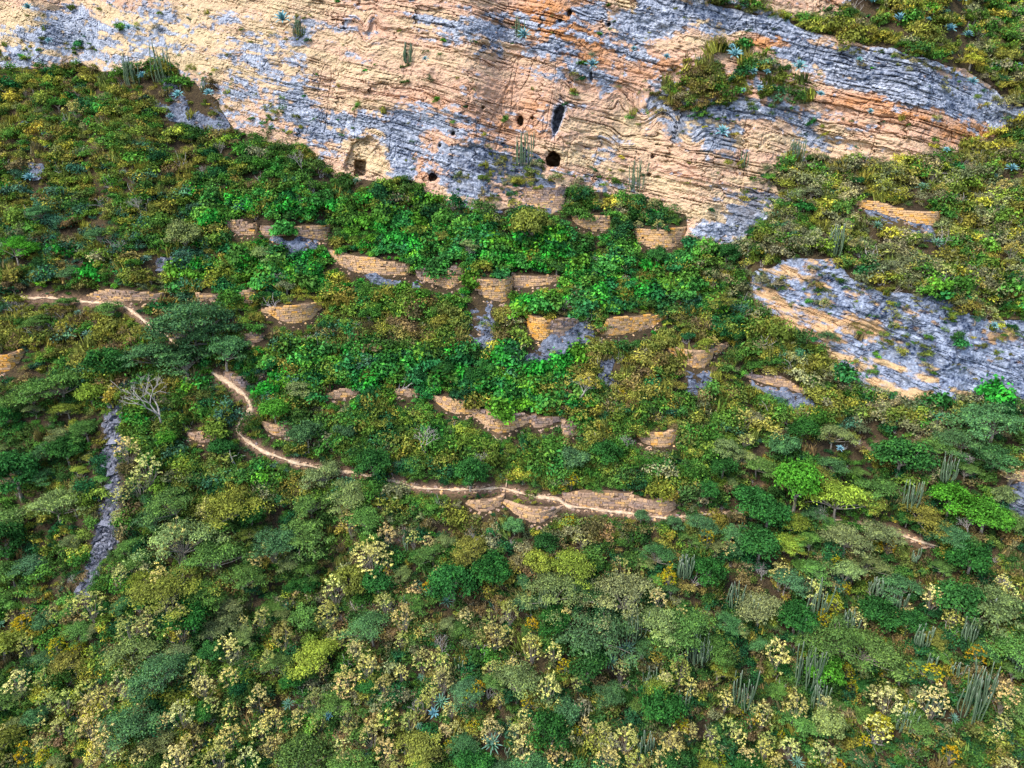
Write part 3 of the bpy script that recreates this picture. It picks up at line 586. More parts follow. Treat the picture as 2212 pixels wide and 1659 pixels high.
def tube(path, rad, sides=5):
    path = np.array(path, float); n = len(path); V = []
    tg = np.gradient(path, axis=0); tg /= np.maximum(np.linalg.norm(tg, axis=1, keepdims=True), 1e-6)
    ref = np.array([0.3, 0.9, 0.1]); u = np.cross(tg, ref); u /= np.maximum(np.linalg.norm(u, axis=1, keepdims=True), 1e-6); w = np.cross(tg, u)
    a = np.arange(sides) * 2 * math.pi / sides
    V = path[:, None] + (u[:, None] * np.cos(a)[None, :, None] + w[:, None] * np.sin(a)[None, :, None]) * np.asarray(rad)[:, None, None]
    I = np.arange(n * sides).reshape(n, sides); J = np.roll(I, -1, 1)
    F = np.stack([I[:-1].ravel(), J[:-1].ravel(), J[1:].ravel(), I[1:].ravel()], -1)
    return V.reshape(-1, 3), F
def join(parts):
    V = []; F = []; o = 0
    for v, f in parts: V.append(v); F.append(f + o); o += len(v)
    return np.concatenate(V), np.concatenate(F)
def limb(p0, p1, r0, r1, bend=0.15, n=5):
    p0 = np.array(p0, float); p1 = np.array(p1, float); L_ = np.linalg.norm(p1 - p0)
    t = np.linspace(0, 1, n)[:, None]; off = np.array([R.uniform(-1, 1), R.uniform(-1, 1), R.uniform(-0.2, 0.8)]) * L_ * bend
    return tube(p0 + (p1 - p0) * t + off * (4 * t * (1 - t)), np.linspace(r0, r1, n), 5)
def foliage_material(name, instancer=False, var=0.9, trans=0.22, hue=None):
    g = NG(name)
    colr = g.attr('tint', 'INSTANCER', 'Color') if instancer else g.n('ObjectInfo').outputs['Color']
    lf = g.attr('leaf')
    k = g.math('ADD', g.math('MULTIPLY', lf, var * 2), 1 - var)
    c = g.mix(1.0, colr, g.n('CombineColor', {0: k, 1: k, 2: k}).outputs[0], 'MULTIPLY')
    warm = g.mix(1.0, colr, (1.9, 1.75, 0.9), 'MULTIPLY')
    c = g.mix(g.math('MULTIPLY', g.math('GREATER_THAN', lf, 0.76), 0.5), c, warm)
    return g.surf(c, trans=trans)
M_LEAF = foliage_material('leaf_green'); M_SCRUB = foliage_material('scrub_leaf', True)
g = NG('grey_bark'); bn = g.noise(5.0, 3, 0.7)
M_BARK = g.surf(g.ramp(bn, [(0.3, (0.11, 0.095, 0.075)), (0.7, (0.30, 0.27, 0.23))]), 0.95)
g = NG('pale_deadwood'); bn = g.noise(5.0, 3, 0.7)
M_DEAD = g.surf(g.ramp(bn, [(0.3, (0.20, 0.18, 0.17)), (0.7, (0.44, 0.41, 0.39))]), 0.95)
g = NG('cactus_skin'); bn = g.noise(2.5, 3, 0.6)
cc = g.mix(g.attr('tip'), g.ramp(bn, [(0.3, (0.04, 0.085, 0.04)), (0.7, (0.10, 0.16, 0.085))]), (0.36, 0.38, 0.34))
M_CACT = g.surf(cc, 0.8)
g = NG('blue_agave'); lc = g.attr('leaf')
M_AGAVE = g.surf(g.mix(lc, g.n('ObjectInfo').outputs['Color'], (0.30, 0.52, 0.54)), 0.6, spec=0.3)

# --- umbrella trees with tiered feathery sprays
def make_feathery(seed, Rr, Hh, tiers, n_per=70):
    rg = np.random.default_rng(seed); R.seed(seed); cl = []; tips = []
    hubs = [(math.cos(a) * Rr * q, math.sin(a) * Rr * q) for a, q in [(R.uniform(0, 6.28), R.uniform(0.15, 0.62)) for _ in range(6)]]
    for i in range(tiers):
        hx, hy = hubs[i % 6]; x = hx + R.gauss(0, Rr * 0.24); y = hy + R.gauss(0, Rr * 0.24)
        rr = math.hypot(x, y); k = min(1.0, Rr / max(rr, 1e-3)); x *= k; y *= k; rr = math.hypot(x, y) / Rr
        z = Hh * (0.50 + 0.46 * (1 - rr ** 2) * R.uniform(0.55, 1.05)) - (0.12 * Hh if R.random() < 0.25 else 0)
        rc = Rr * R.uniform(0.20, 0.34); cl.append((x, y, z, rc, rc * R.uniform(0.26, 0.42), min(max(R.gauss(0.5, 0.16), 0.15), 0.85))); tips.append((x, y, z))
    crown = foliage('feathery_crown', cl, n_per, 0.105, 0.45, 0.42, rg, 1.5, shell=0.25)
    parts = []; fork = np.array([R.uniform(-.3, .3), R.uniform(-.3, .3), Hh * 0.34])
    parts.append(limb((0, 0, -0.5), fork, 0.16, 0.11, 0.06))
    for (x, y, z) in tips[:20]: parts.append(limb(fork, (x * 1.02, y * 1.02, z + R.uniform(-0.05, 0.22)), 0.055, 0.016, 0.12))
    return crown, mesh_np('tree_trunk', *join(parts))
# --- dense rounded trees
def make_round(seed, Rr, Hh, n=24, n_per=180, ln=0.105):
    rg = np.random.default_rng(seed); R.seed(seed); cl = []; tips = []
    for i in range(n):
        d = rg.normal(size=3); d /= np.linalg.norm(d); d[2] = abs(d[2]) * 0.95 - 0.15
        q = R.uniform(0.5, 0.82); x, y, z = d[0] * Rr * q, d[1] * Rr * q, Hh * 0.44 + d[2] * Hh * 0.42 * q * 1.2
        rc = Rr * R.uniform(0.26, 0.40); cl.append((x, y, z, rc, rc * R.uniform(0.6, 0.85), min(max(R.gauss(0.5, 0.13), 0.2), 0.8))); tips.append((x, y, z))
    crown = foliage('round_crown', cl, n_per, ln, 0.55, 0.25, rg, shell=0.6)
    parts = [limb((0, 0, -0.5), (0.1, 0, Hh * 0.3), 0.15, 0.1, 0.05)] + [limb((0.1, 0, Hh * 0.28), t, 0.06, 0.02, 0.1) for t in tips[:6]]
    return crown, mesh_np('tree_trunk', *join(parts))
# --- shrubs that carry small balls of pale blossom / gold leaf on bare grey twigs
def make_blossom(seed, Rr, Hh, n=62, n_per=26):
    rg = np.random.default_rng(seed); R.seed(seed); cl = []; tips = []
    for i in range(n):
        a = R.uniform(0, 6.28); q = math.sqrt(R.random()); x, y = math.cos(a) * Rr * q, math.sin(a) * Rr * q
        z = Hh * (0.95 - 0.42 * q * q) + R.gauss(0, 0.09 * Hh); rc = Rr * R.choice((R.uniform(0.05, 0.12), R.uniform(0.10, 0.21)))
        cl.append((x, y, z, rc, rc * R.uniform(0.55, 0.9), min(max(R.gauss(0.5, 0.14), 0.2), 0.8))); tips.append((x, y, z))
    crown = foliage('blossom_crown', cl, n_per, 0.055, 0.7, 0.3, rg, 2.6, shell=0.15)
    parts = []
    for t in tips[::4]:
        f = (t[0] * 0.25, t[1] * 0.25, Hh * R.uniform(0.15, 0.3)); parts += [limb((0, 0, -0.3), f, 0.035, 0.028, 0.05, 3), limb(f, t, 0.022, 0.008, 0.12, 4)]
    return crown, mesh_np('shrub_twigs', *join(parts))
def make_bush(seed, n=7, n_per=26, ln=0.17, asp=0.55, low=0.75, name='scrub_clump', rr=0.45):
    rg = np.random.default_rng(seed); R.seed(seed); cl = []
    for i in range(n):
        a = R.uniform(0, 6.28); q = math.sqrt(R.random()) * 0.75
        rc = R.uniform(rr * 0.7, rr * 1.2); cl.append((math.cos(a) * q, math.sin(a) * q, low * R.uniform(0.25, 0.75) * (1.15 - q * q * 0.7), rc, rc * R.uniform(0.6, 1.0), min(max(R.gauss(0.5, 0.15), 0.15), 0.85)))
    return foliage(name, cl, n_per, ln, asp, 0.3, rg, 1.3, 0.45)
def make_tuft(seed, n=70):
    rg = np.random.default_rng(seed)
    a = rg.uniform(0, 6.28, n); b = rg.random((n, 2)) * 0.9 - 0.45; h = rg.uniform(0.4, 1.0, n); lean = rg.uniform(0.1, 0.7, n)
    dx, dy = np.cos(a), np.sin(a)
    base = np.stack([b[:, 0], b[:, 1], np.full(n, -0.1)], -1); tip = base + np.stack([dx * lean * h, dy * lean * h, h], -1)
    side = np.stack([-dy, dx, 0 * dx], -1) * 0.045; mid = base * 0.45 + tip * 0.55 + np.array([0, 0, 0.08])
    V = np.stack([base - side, base + side, mid + side, tip, mid - side], 1).reshape(-1, 3)
    I = np.arange(5 * n).reshape(n, 5); F = np.concatenate([I[:, [0, 1, 2, 4]], I[:, [4, 2, 3, 3]][:, :4]])
    F4 = I[:, [0, 1, 2, 4]]; V = V; F3 = np.stack([I[:, 4], I[:, 2], I[:, 3]], -1)
    F = np.concatenate([np.stack([F4[:, 0], F4[:, 1], F4[:, 2]], -1), np.stack([F4[:, 0], F4[:, 2], F4[:, 3]], -1), F3])
    lf = np.clip(rg.normal(0.55, 0.2, n), 0, 1)
    return mesh_np('grass_tuft', V, F, {'leaf': ('FACE', 'FLOAT', np.tile(lf, 3))})
def make_dead(seed, Hh, spread, depth=4, name='dead_branches'):
    R.seed(seed); parts = []; tips = []
    def grow(p, d, L_, r, lev):
        d = np.array(d); e = p + d * L_
        parts.append(limb(p, e, r, r * 0.62, 0.10, 4))
        if lev == 0: tips.append(e); return
        for _ in range(R.choice((2, 3, 3))):
            nd = d + np.array([R.gauss(0, spread), R.gauss(0, spread), R.gauss(0.06, spread * 0.6)]); nd /= np.linalg.norm(nd)
            grow(e, nd, L_ * R.uniform(0.6, 0.82), r * 0.6, lev - 1)
    grow(np.array([0, 0, -0.3]), (0, 0, 1), Hh * 0.3, Hh * 0.019, depth)
    return mesh_np(name, *join(parts)), tips
# --- column cactus stem, 1 m long, ribbed
def make_stem(seed, bend):
    R.seed(seed); n = 9; t = np.linspace(0, 1, n)
    path = np.stack([bend * (1 - np.exp(-t * 5.5)) + 0.6 * np.sin(t * 5 + seed), 0.4 * np.sin(t * 6 + seed * 2), (t - 0.02) * 60], -1)
    sides = 10; rad = np.array([0.75, 0.9, 1, 1.02, 1, 1, 0.98, 0.9, 0.35])
    V, F = tube(path, rad * 1.0, sides)
    V = V.reshape(n, sides, 3); V[:, ::2] = path[:, None] + (V[:, ::2] - path[:, None]) * 0.74; V = V.reshape(-1, 3)
    V = np.concatenate([V, [path[-1] + (0, 0, 0.5)]]); top = (n - 1) * sides
    cap = np.array([[top + i, top + (i + 1) % sides, len(V) - 1, len(V) - 1] for i in range(sides)])
    F3 = np.concatenate([F[:, [0, 1, 2]], F[:, [0, 2, 3]], cap[:, :3]])
    tip = np.zeros(len(V)); tip[-1] = 0.8; tip[top:top + sides] = 0.55; tip[::2] = np.maximum(tip[::2], 0.12)
    return mesh_np('cactus_stem', V, F3, {'tip': ('POINT', 'FLOAT', tip)}, True)
# --- agave / furcraea leaf, 1 m long along +X
def agave_leaf(curve=0.25, wide=0.085):
    t = np.array([0, 0.25, 0.55, 0.82, 1.0]); w = np.array([0.55, 0.95, 1.0, 0.55, 0.02]) * wide; z = curve * np.sin(t * 2.2)
    V = []
    for a, b, c_ in zip(t, w, z): V += [(a, -b, c_ + b * 0.55), (a, 0, c_), (a, b, c_ + b * 0.55)]
    F = []
    for i in range(4): F += [(3 * i, 3 * i + 3, 3 * i + 4, 3 * i + 1), (3 * i + 1, 3 * i + 4, 3 * i + 5, 3 * i + 2)]
    return np.array(V, float), np.array(F), np.repeat(np.clip((t - 0.2), 0, 1) * 0.5, 3)
def rosette_mats(n, seed):
    R.seed(seed); out = []
    for i in range(n):
        f = i / n; el = math.radians(4 + 78 * f ** 1.2 + R.uniform(-6, 6)); az = i * 2.39996 + R.uniform(-.15, .15)
        out.append(Matrix.Rotation(az, 4, 'Z') @ Matrix.Rotation(-el, 4, 'Y') @ Matrix.Diagonal((1 - 0.22 * f + R.uniform(-.1, .06), 1, 1, 1)))
    return out
def rosette(seed, n=30, curve=0.2, wide=0.085):
    V, F, t = agave_leaf(curve, wide); VV = []; FF = []; TT = []
    for i, m in enumerate(rosette_mats(n, seed)):
        M_ = np.array(m); VV.append(V @ M_[:3, :3].T); FF.append(F + i * len(V)); TT.append(t * R.uniform(0.6, 1.3))
    return mesh_np('rosette', np.concatenate(VV), np.concatenate(FF), {'leaf': ('POINT', 'FLOAT', np.concatenate(TT))})

FEATHER = [make_feathery(100 + i, R.uniform(2.6, 3.6), R.uniform(2.9, 3.7), 42, 125) for i in range(9)]
ROUND = [make_round(200 + i, 2.0, 3.6) for i in range(6)]
BLOSS = [make_blossom(300 + i, 1.15, 1.9) for i in range(8)]
BLOSS_T = [make_blossom(330 + i, 1.15, 3.3) for i in range(8)]
SHRUB = [make_round(400 + i, 1.25, 1.9, 15, 110, 0.085) for i in range(7)]
DEAD = [make_dead(500 + i, 3.4, 0.62, 5) for i in range(5)]
STEMS = [make_stem(600 + i, b) for i, b in enumerate((0.0, 1.0, 2.0, 3.5, 6.0))]
AG_MESH = [rosette(700 + i) for i in range(4)]; GR_MESH = [rosette(720 + i, 34, 0.35, 0.05) for i in range(3)]
v_, f_, t_ = agave_leaf(); LEAF_MESH = mesh_np('agave_leaf', v_, f_, {'leaf': ('POINT', 'FLOAT', t_)}); LEAF_MESH.materials.append(M_AGAVE)
v_, f_, t_ = agave_leaf(0.35, 0.05); GLEAF_MESH = mesh_np('rosette_leaf', v_, f_, {'leaf': ('POINT', 'FLOAT', t_)}); GLEAF_MESH.materials.append(M_AGAVE)
for c_, t_ in FEATHER + ROUND + SHRUB: c_.materials.append(M_LEAF); t_.materials.append(M_BARK)
for c_, t_ in BLOSS + BLOSS_T: c_.materials.append(M_LEAF); t_.materials.append(M_BARK)
for m_, t_ in DEAD: m_.materials.append(M_DEAD)
for m_ in STEMS: m_.materials.append(M_CACT)
for m_ in AG_MESH + GR_MESH: m_.materials.append(M_AGAVE)
# ------------------------------------------------------------------ planting
TILE = {'A': (0, 0), 'B': (717.2, 0), 'C': (1434.4, 0), 'D': (0, 535.7), 'E': (717.2, 535.7), 'F': (1434.4, 535.7), 'G': (0, 1075.8), 'H': (717.2, 1075.8), 'I': (1434.4, 1075.8)}
def survey(txt):
    """'A 30,520 250,520,40 | B ...' -> [(x, y, extra)] in measuring units"""
    out = []
    for blk in txt.split('|'):
        w = blk.split(); ox, oy = TILE[w[0]]
        for q in w[1:]:
            v = [float(t) for t in q.split(',')]; out.append((ox + v[0] * .35157, oy + v[1] * .35157, v[2] * .35157 if len(v) > 2 else None))
    return out
def ground(x, y):
    return world(np.float64(x), np.float64(y), samp(DSURF, x, y))
def base_for(x, y, dz):
    bx, by = x, y
    for _ in range(8):
        p = ground(bx, by); q = project(p + np.array([0, 0, dz])); bx += x - q[0]; by += (y - q[1]) * 0.8
        by = min(by, Y1 - 5)
    return bx, by, ground(bx, by)
ANG = np.arange(14) * 2.399; RAD = np.sqrt((np.arange(14) + 0.5) / 14)
def cover(x, y, rx, ry, M): return samp(M, x + np.cos(ANG) * RAD * rx, y + np.sin(ANG) * RAD * ry).mean()
plants = []                               # (root, x, y, kind phrase)
def tag(o, kind, x, y, cat, group, look):
    o['category'] = cat; o['group'] = group; o['kind'] = 'thing'; plants.append((o, x, y, look, kind))
def plant(kind_name, pair, p, sc, rz, tint, parts, tilt=0.0, squash=1.0):
    root = bpy.data.objects.new(kind_name, None); COL.objects.link(root); root.location = p; root.empty_display_size = 0.4
    root.rotation_euler = (tilt, 0, rz) if not tilt else (Euler((tilt, 0, 0)).to_matrix() @ Euler((0, 0, rz)).to_matrix()).to_euler()
    root.scale = (sc, sc, sc * squash)
    for nm, me in zip(parts, pair):
        o = bpy.data.objects.new(nm, me); COL.objects.link(o); o.parent = root; o.color = tuple(tint) + (1,)
    return root
def jit(c, a=0.18):
    k = R.uniform(1 - a, 1 + a); return tuple(max(v * k * R.uniform(1 - a * 0.5, 1 + a * 0.5), 0.004) for v in c)
TREEPTS = []                              # (x, y, r) already taken
def free(x, y, r, f): return all((x - a) ** 2 + (y - b) ** 2 > (f * (r + c)) ** 2 for a, b, c in TREEPTS)

def add_tree(x, y, rpx, tint, look, kind='feathery'):
    src = {'feathery': FEATHER, 'round': ROUND}[kind]; pair = R.choice(src)
    R0 = {'feathery': 3.1, 'round': 2.0}[kind]; H0 = {'feathery': 3.3, 'round': 1.7}[kind]
    sc = rpx / ppm(ground(x, y)) / R0
    bx, by, p = base_for(x, y, H0 * sc); sc = rpx / ppm(p) / R0
    o = plant('feathery_tree' if kind == 'feathery' else 'round_tree', pair, p, sc, R.uniform(0, 6.28), tint, ('crown', 'trunk'), squash=R.uniform(0.95, 1.3))
    tag(o, kind, x, y, 'tree', 'feathery umbrella trees of the slope' if kind == 'feathery' else 'dense rounded trees', look + (' feathery tree' if kind == 'feathery' else ' rounded tree'))
    TREEPTS.append((x, y, rpx))
AGAVES = survey('A 215,20,35 215,85,35 1760,165,55 825,210,28 340,285,25 895,490,38 1125,615,34 1310,605,32 1060,735,28 200,1110,38 290,840,20 165,775,20 300,915,15 130,1580,38 1030,40,38 | B 1180,260,46 1590,440,44 2040,390,28 580,400,22 1840,340,24 | C 1430,145,45 1265,35,50 1800,25,42 1735,205,42 1850,235,32 1610,140,20 410,380,48 395,325,22 525,480,28 605,480,25 800,455,48 560,580,25 335,845,46 1165,405,22 1845,540,35 2155,430,30 2115,1055,38 1690,950,22 930,615,28 2010,1100,25 610,1560,20 465,590,18 1230,720,24 | F 1970,490,28 1060,1240,25 | G 2030,1325,28 | H 630,1310,34')
ROSETTES = survey('D 915,90,38 560,550,38 500,415,28 | C 1290,1410,40 1655,1515,42 1570,1175,40 | H 1805,930,70 1700,1000,48 675,1245,55 985,1500,65 710,635,40 555,1095,25 540,1390,25 | I 790,1610,48 1740,1340,35 1500,1410,30 | A 775,1080,24 870,1510,30 | G 40,780,34 1790,1260,40 | B 160,1130,28')
CACTI = survey('I 400,640,160 520,690,130 900,680,220 1100,760,110 1280,570,130 1380,650,130 830,820,130 830,1100,260 910,1230,150 190,960,180 450,1230,230 1420,1370,150 1540,860,120 1820,830,150 1970,710,140 2100,960,110 2150,1050,150 1830,1290,290 1600,1280,120 1500,360,80 110,1200,100 100,450,140 1590,1000,100 1740,1050,100 880,1020,170 1880,1180,220 1250,560,110 | H 1310,630,130 1460,600,110 1840,820,200 470,640,110 470,290,90 270,1000,80 780,1000,70 1940,1120,130 2030,1240,110 2150,1230,100 1910,1520,150 1310,1410,140 1380,1420,110 1080,1530,80 2200,960,150 2150,450,130 1390,380,90 1430,1650,70 | F 1470,1580,170 1690,1410,150 | B 1180,1010,180 1870,1160,170 470,380,110 1160,225,110 | A 820,520,170 1000,500,200 1840,220,110 1250,560,80 | C 800,1010,140 1050,1560,170 490,1020,90')
for (x, y, r) in AGAVES + ROSETTES: hardT = np.maximum(hardT, (np.hypot(GX - x, GY - y) < r * 0.85) * 0.8)
cactT = np.zeros_like(D)
for (x, y, h) in CACTI: cactT = np.maximum(cactT, (np.hypot((GX - x) / (h * 0.22), (GY - y + h * 0.6) / (h * 0.5)) < 1) * 1.0)
CREAM = survey('G 730,100 1090,230,75 1260,70 980,470,60 1670,270 1560,360 1540,520,30 1030,650 910,670 870,740 1100,750,70 780,780 1390,890,60 1640,960 1200,1020,60 1930,950 2090,800 2180,900 2120,1080,70 2000,1040 740,1110 780,1170 930,1100 1930,1230,60 1580,1210 1400,1280 1240,1140 530,1240 850,1280 1000,1340 1830,1290 1790,1400 1960,1350 2150,1350 640,1480,75 720,1530,60 870,1580,60 1150,1470,60 1400,1430,75 1330,1560,85 1080,1600,75 1230,1600 1520,1590,75 1800,1630 60,1600 2130,1600 360,1370 650,960 1110,1080,30 60,690 560,1600 300,1640 1680,1500 1600,1400 | D 770,1190,62 890,1300,75 1070,1360,70 840,1430,60 730,880,38 740,1500,50 1290,1590,60 1070,1570,40 2140,1610 1000,1600,35 720,1640 | H 110,100,55 250,310,95 200,260,70 500,230,40 580,230,40 330,180 500,530,45 440,720,60 320,590 650,430 730,450 580,780,40 150,900,60 900,840,35 1000,830,55 1070,830,45 650,1000,75 610,1170,60 550,940 1360,930,50 1520,1110,42 1520,970,30 1350,1330,45 1030,1220 1090,680 970,690 640,1550,42 600,1480,38 370,1590,35 150,1610,40 60,1480 240,1410,60 330,1500,60 100,1350,55 700,1380,45 760,1410,38 480,1360 80,1090,70 220,1020,65 1750,380,35 1790,400 1970,690,42 2150,700,40 2050,1100,40 2090,1510,55 1670,1400,40 2140,1000,50 1540,240,55 1900,550,30 820,700 1560,410 420,1050 980,1010 1230,900 1110,990 390,1630 560,1240 | I 1160,450,35 1180,680,35 920,800,45 110,700 50,1480,60 160,1430,42 300,1440,45 280,1520,45 520,1560,52 620,1530,40 700,1610 780,1500,50 460,1450 400,1390 100,1020,55 10,1100 1440,230,38 2100,1360 2040,1440 2130,1620,60 2080,500,38 1250,890 530,1250,40 1200,740 400,280,40 1300,1150 1500,1300 640,1450 | C 1650,1060,42 1090,1280,42 1120,1430,38 1850,950,38 2120,600 1180,1490,40 1540,1620,40 510,1600,38 1760,1390,42 1900,1260,42 2060,1240,45 2180,1180,50 1280,1000,45 1430,1020,45 1880,1540,38 1270,1590 1960,1450 2080,1420 2150,1520 1990,1620 1780,1600 2180,900 1400,1500 1830,1450 2080,1120 1700,1150 | F 480,1040,58 500,1160,50 650,740,38 910,790,52 1010,740,45 1370,1020,50 1330,900,40 780,640,42 1400,360,45 1870,270,48 1520,110,42 1310,50,35 2050,430,30 290,560,42 2120,520,30 1180,80,30 2150,1340,45 860,1010 1720,120 1640,200 1930,200 700,1150 1580,60 2080,300 1450,180 1990,360 | A 30,520,42 250,520,30 150,550,28 460,650,55 640,570,40 620,710,35 110,640,32 450,990,32 440,930 520,770,30 350,920,38 415,545,22 1410,1310,25 1030,820,28 1500,1540,40 | B 1920,1310,38 1960,1250,38 1850,1220,38 930,1220,32 1000,1220,30 1130,1240,45 1220,1100,26 2010,1370,30 1500,1170,40 1490,450,26 1610,1240,35 1750,1250,42 1030,1000,42 1880,1380,30 | E 1080,350,38 1030,440,28 1130,510,48 1590,470,32 950,460,26 1760,260,32 1050,640,26 1250,290,32 300,268,16 1980,1030,35')
R.seed(23)
FOREST_X = [-300, 0, 200, 330, 450, 560, 800, 1000, 1220, 1480, 1550, 1700, 2000, 2212, 2500]
FOREST_Y = [700, 720, 860, 1010, 1030, 1060, 1100, 1150, 1170, 1170, 960, 920, 940, 900, 900]
def forest(x, y): return y > np.interp(x, FOREST_X, FOREST_Y)
k_ = 0
while k_ < 70:                            # more of them towards the foot of the slope
    x = R.uniform(0, 2212); y = R.uniform(1200, 1655)
    if R.random() > (0.25 + 0.75 * (y - 1200) / 450) * (1.0 if x < 1500 else 0.5) or any((x - a) ** 2 + (y - b) ** 2 < 34 ** 2 for a, b, _ in CREAM): continue
    CREAM.append((x, y, R.uniform(14, 25))); k_ += 1
creamT = np.zeros_like(D)
for (x, y, r) in CREAM: creamT = np.maximum(creamT, (np.hypot(GX - x, GY - y) < (r or 17) * 0.95) * 1.0)
R.seed(21)
GRN = (0.10, 0.205, 0.05); DKG = (0.032, 0.12, 0.028); TEAL = (0.075, 0.175, 0.07); GRY = (0.18, 0.235, 0.09); YGR = (0.21, 0.28, 0.045); OLV = (0.17, 0.19, 0.04); LIM = (0.07, 0.23, 0.025)
for (x, y, r, c, lk) in [(230,790,50,DKG,'dark green'),(35,1030,60,DKG,'dark green'),(10,1180,50,DKG,'dark green'),(478,968,32,DKG,'dark green'),(592,888,38,LIM,'fresh green'),(662,946,40,TEAL,'bluish green'),(746,936,26,TEAL,'bluish green'),(805,1012,42,DKG,'dark green'),(1015,1028,44,DKG,'dark green'),(1240,992,38,TEAL,'bluish green'),(1310,985,36,DKG,'dark green'),(1948,988,62,DKG,'dark green'),(1720,1060,58,LIM,'fresh green'),(1625,1085,45,DKG,'dark green'),(2052,1088,45,LIM,'fresh green'),(1112,1136,26,TEAL,'bluish green'),(757,1262,42,OLV,'olive green'),(1060,1240,45,DKG,'dark green'),(1779,1462,44,LIM,'fresh green'),(2095,1215,48,DKG,'dark green'),(1660,1120,50,DKG,'dark green'),(540,1110,38,DKG,'dark green'),(1150,500,52,OLV,'olive green'),(397,520,40,GRY,'grey-green'),(1640,1180,55,DKG,'dark green'),(1690,970,34,TEAL,'bluish green'),(1560,1010,36,DKG,'dark green'),(1530,1240,40,DKG,'dark green'),(1890,1330,45,DKG,'dark green'),(1960,1340,40,DKG,'dark green'),(1190,1590,50,DKG,'dark green'),(1220,1540,40,TEAL,'bluish green'),(1720,1340,45,DKG,'dark green'),(960,800,26,DKG,'dark green'),(1025,815,30,DKG,'dark green'),(1055,800,24,DKG,'dark green'),(360,950,26,LIM,'fresh green'),(1385,1120,18,TEAL,'bluish green'),(2130,1120,50,LIM,'fresh green'),(1455,1130,20,TEAL,'bluish green'),(80,1555,28,TEAL,'bluish green'),(100,1340,30,TEAL,'bluish green'),(1570,555,30,DKG,'dark green'),(1420,560,26,DKG,'dark green'),(905,765,22,DKG,'dark green'),(1540,660,26,DKG,'dark green'),(1090,760,20,DKG,'dark green'),(1590,730,24,DKG,'dark green')]:
    add_tree(x, y, r, jit(c, 0.12), lk, 'round')
for (x, y, r, c, lk) in [(415,672,92,TEAL,'bluish green'),(325,738,72,TEAL,'bluish green'),(400,750,74,TEAL,'bluish green'),(485,748,62,TEAL,'bluish green'),(450,700,60,TEAL,'bluish green'),(120,800,75,GRN,'green'),(60,830,60,GRN,'green'),(240,662,36,GRN,'green'),(150,585,30,TEAL,'bluish green'),(30,530,45,LIM,'fresh green'),(640,825,45,GRY,'grey-green'),(700,1010,52,GRY,'grey-green'),(2150,890,75,TEAL,'bluish green'),(2080,940,50,TEAL,'bluish green'),(1800,930,40,GRY,'grey-green'),(1790,720,26,TEAL,'bluish green'),(750,1060,52,GRY,'grey-green'),(790,1110,55,GRN,'green'),(670,1070,56,GRN,'green'),(590,1150,62,TEAL,'bluish green'),(460,1180,66,GRN,'green'),(520,1240,58,GRN,'green'),(1830,1150,55,GRY,'grey-green'),(1880,1200,50,GRY,'grey-green'),(560,540,36,GRY,'grey-green'),(950,495,34,OLV,'olive green'),(1010,520,30,GRY,'grey-green'),(90,450,34,TEAL,'bluish green'),(215,495,36,TEAL,'bluish green'),(140,640,28,GRN,'green'),(85,690,34,GRN,'green'),(1560,640,40,OLV,'olive green'),(1600,980,34,GRY,'grey-green')]:
    add_tree(x, y, r, jit(c, 0.14), lk)
tries = 0; nF = 0
while nF < 230 and tries < 40000:
    tries += 1
    x = R.uniform(-40, 2255); y = R.uniform(700, 1700)
    if not forest(x, y): continue
    r = R.choice((26, 34, 42, 50, 58, 68, 80)) * (0.75 + 0.35 * (y - 700) / 950) * 0.98
    if not free(x, y, r, 0.50): continue
    if cover(x, y, r, r * 0.9, hardT) > 0.05 or cover(x, y, r, r * 0.9, cactT) > 0.16 or cover(x, y + r * 0.2, r * 0.85, r * 0.8, creamT) > 0.16 or cover(x, y, r, r, np.maximum(scree, lm)) > 0.12: continue
    bald = fbm(np.array([x / 150]), np.array([y / 120]), 201, 3)[0]
    if bald > 0.30 and x > 700: continue
    left = np.clip(1 - x / 700, 0, 1); right = np.clip((x - 1300) / 600, 0, 1); u = R.random()
    if u < 0.30 + 0.12 * right: c, lk = GRN, 'green'
    elif u < 0.52: c, lk = GRY, 'grey-green'
    elif u < 0.72: c, lk = TEAL, 'bluish green'
    elif u < 0.80 + 0.12 * left: c, lk = YGR, 'yellow-green'
    else: c, lk = (DKG, 'dark green') if R.random() < 0.6 else (OLV, 'olive green')
    kd = 'round' if (lk == 'dark green' or R.random() < 0.06) else 'feathery'
    add_tree(x, y, r * (0.75 if kd == 'round' else 1), jit(c, 0.2), lk, kd); nF += 1
print('trees', len(TREEPTS), tries)

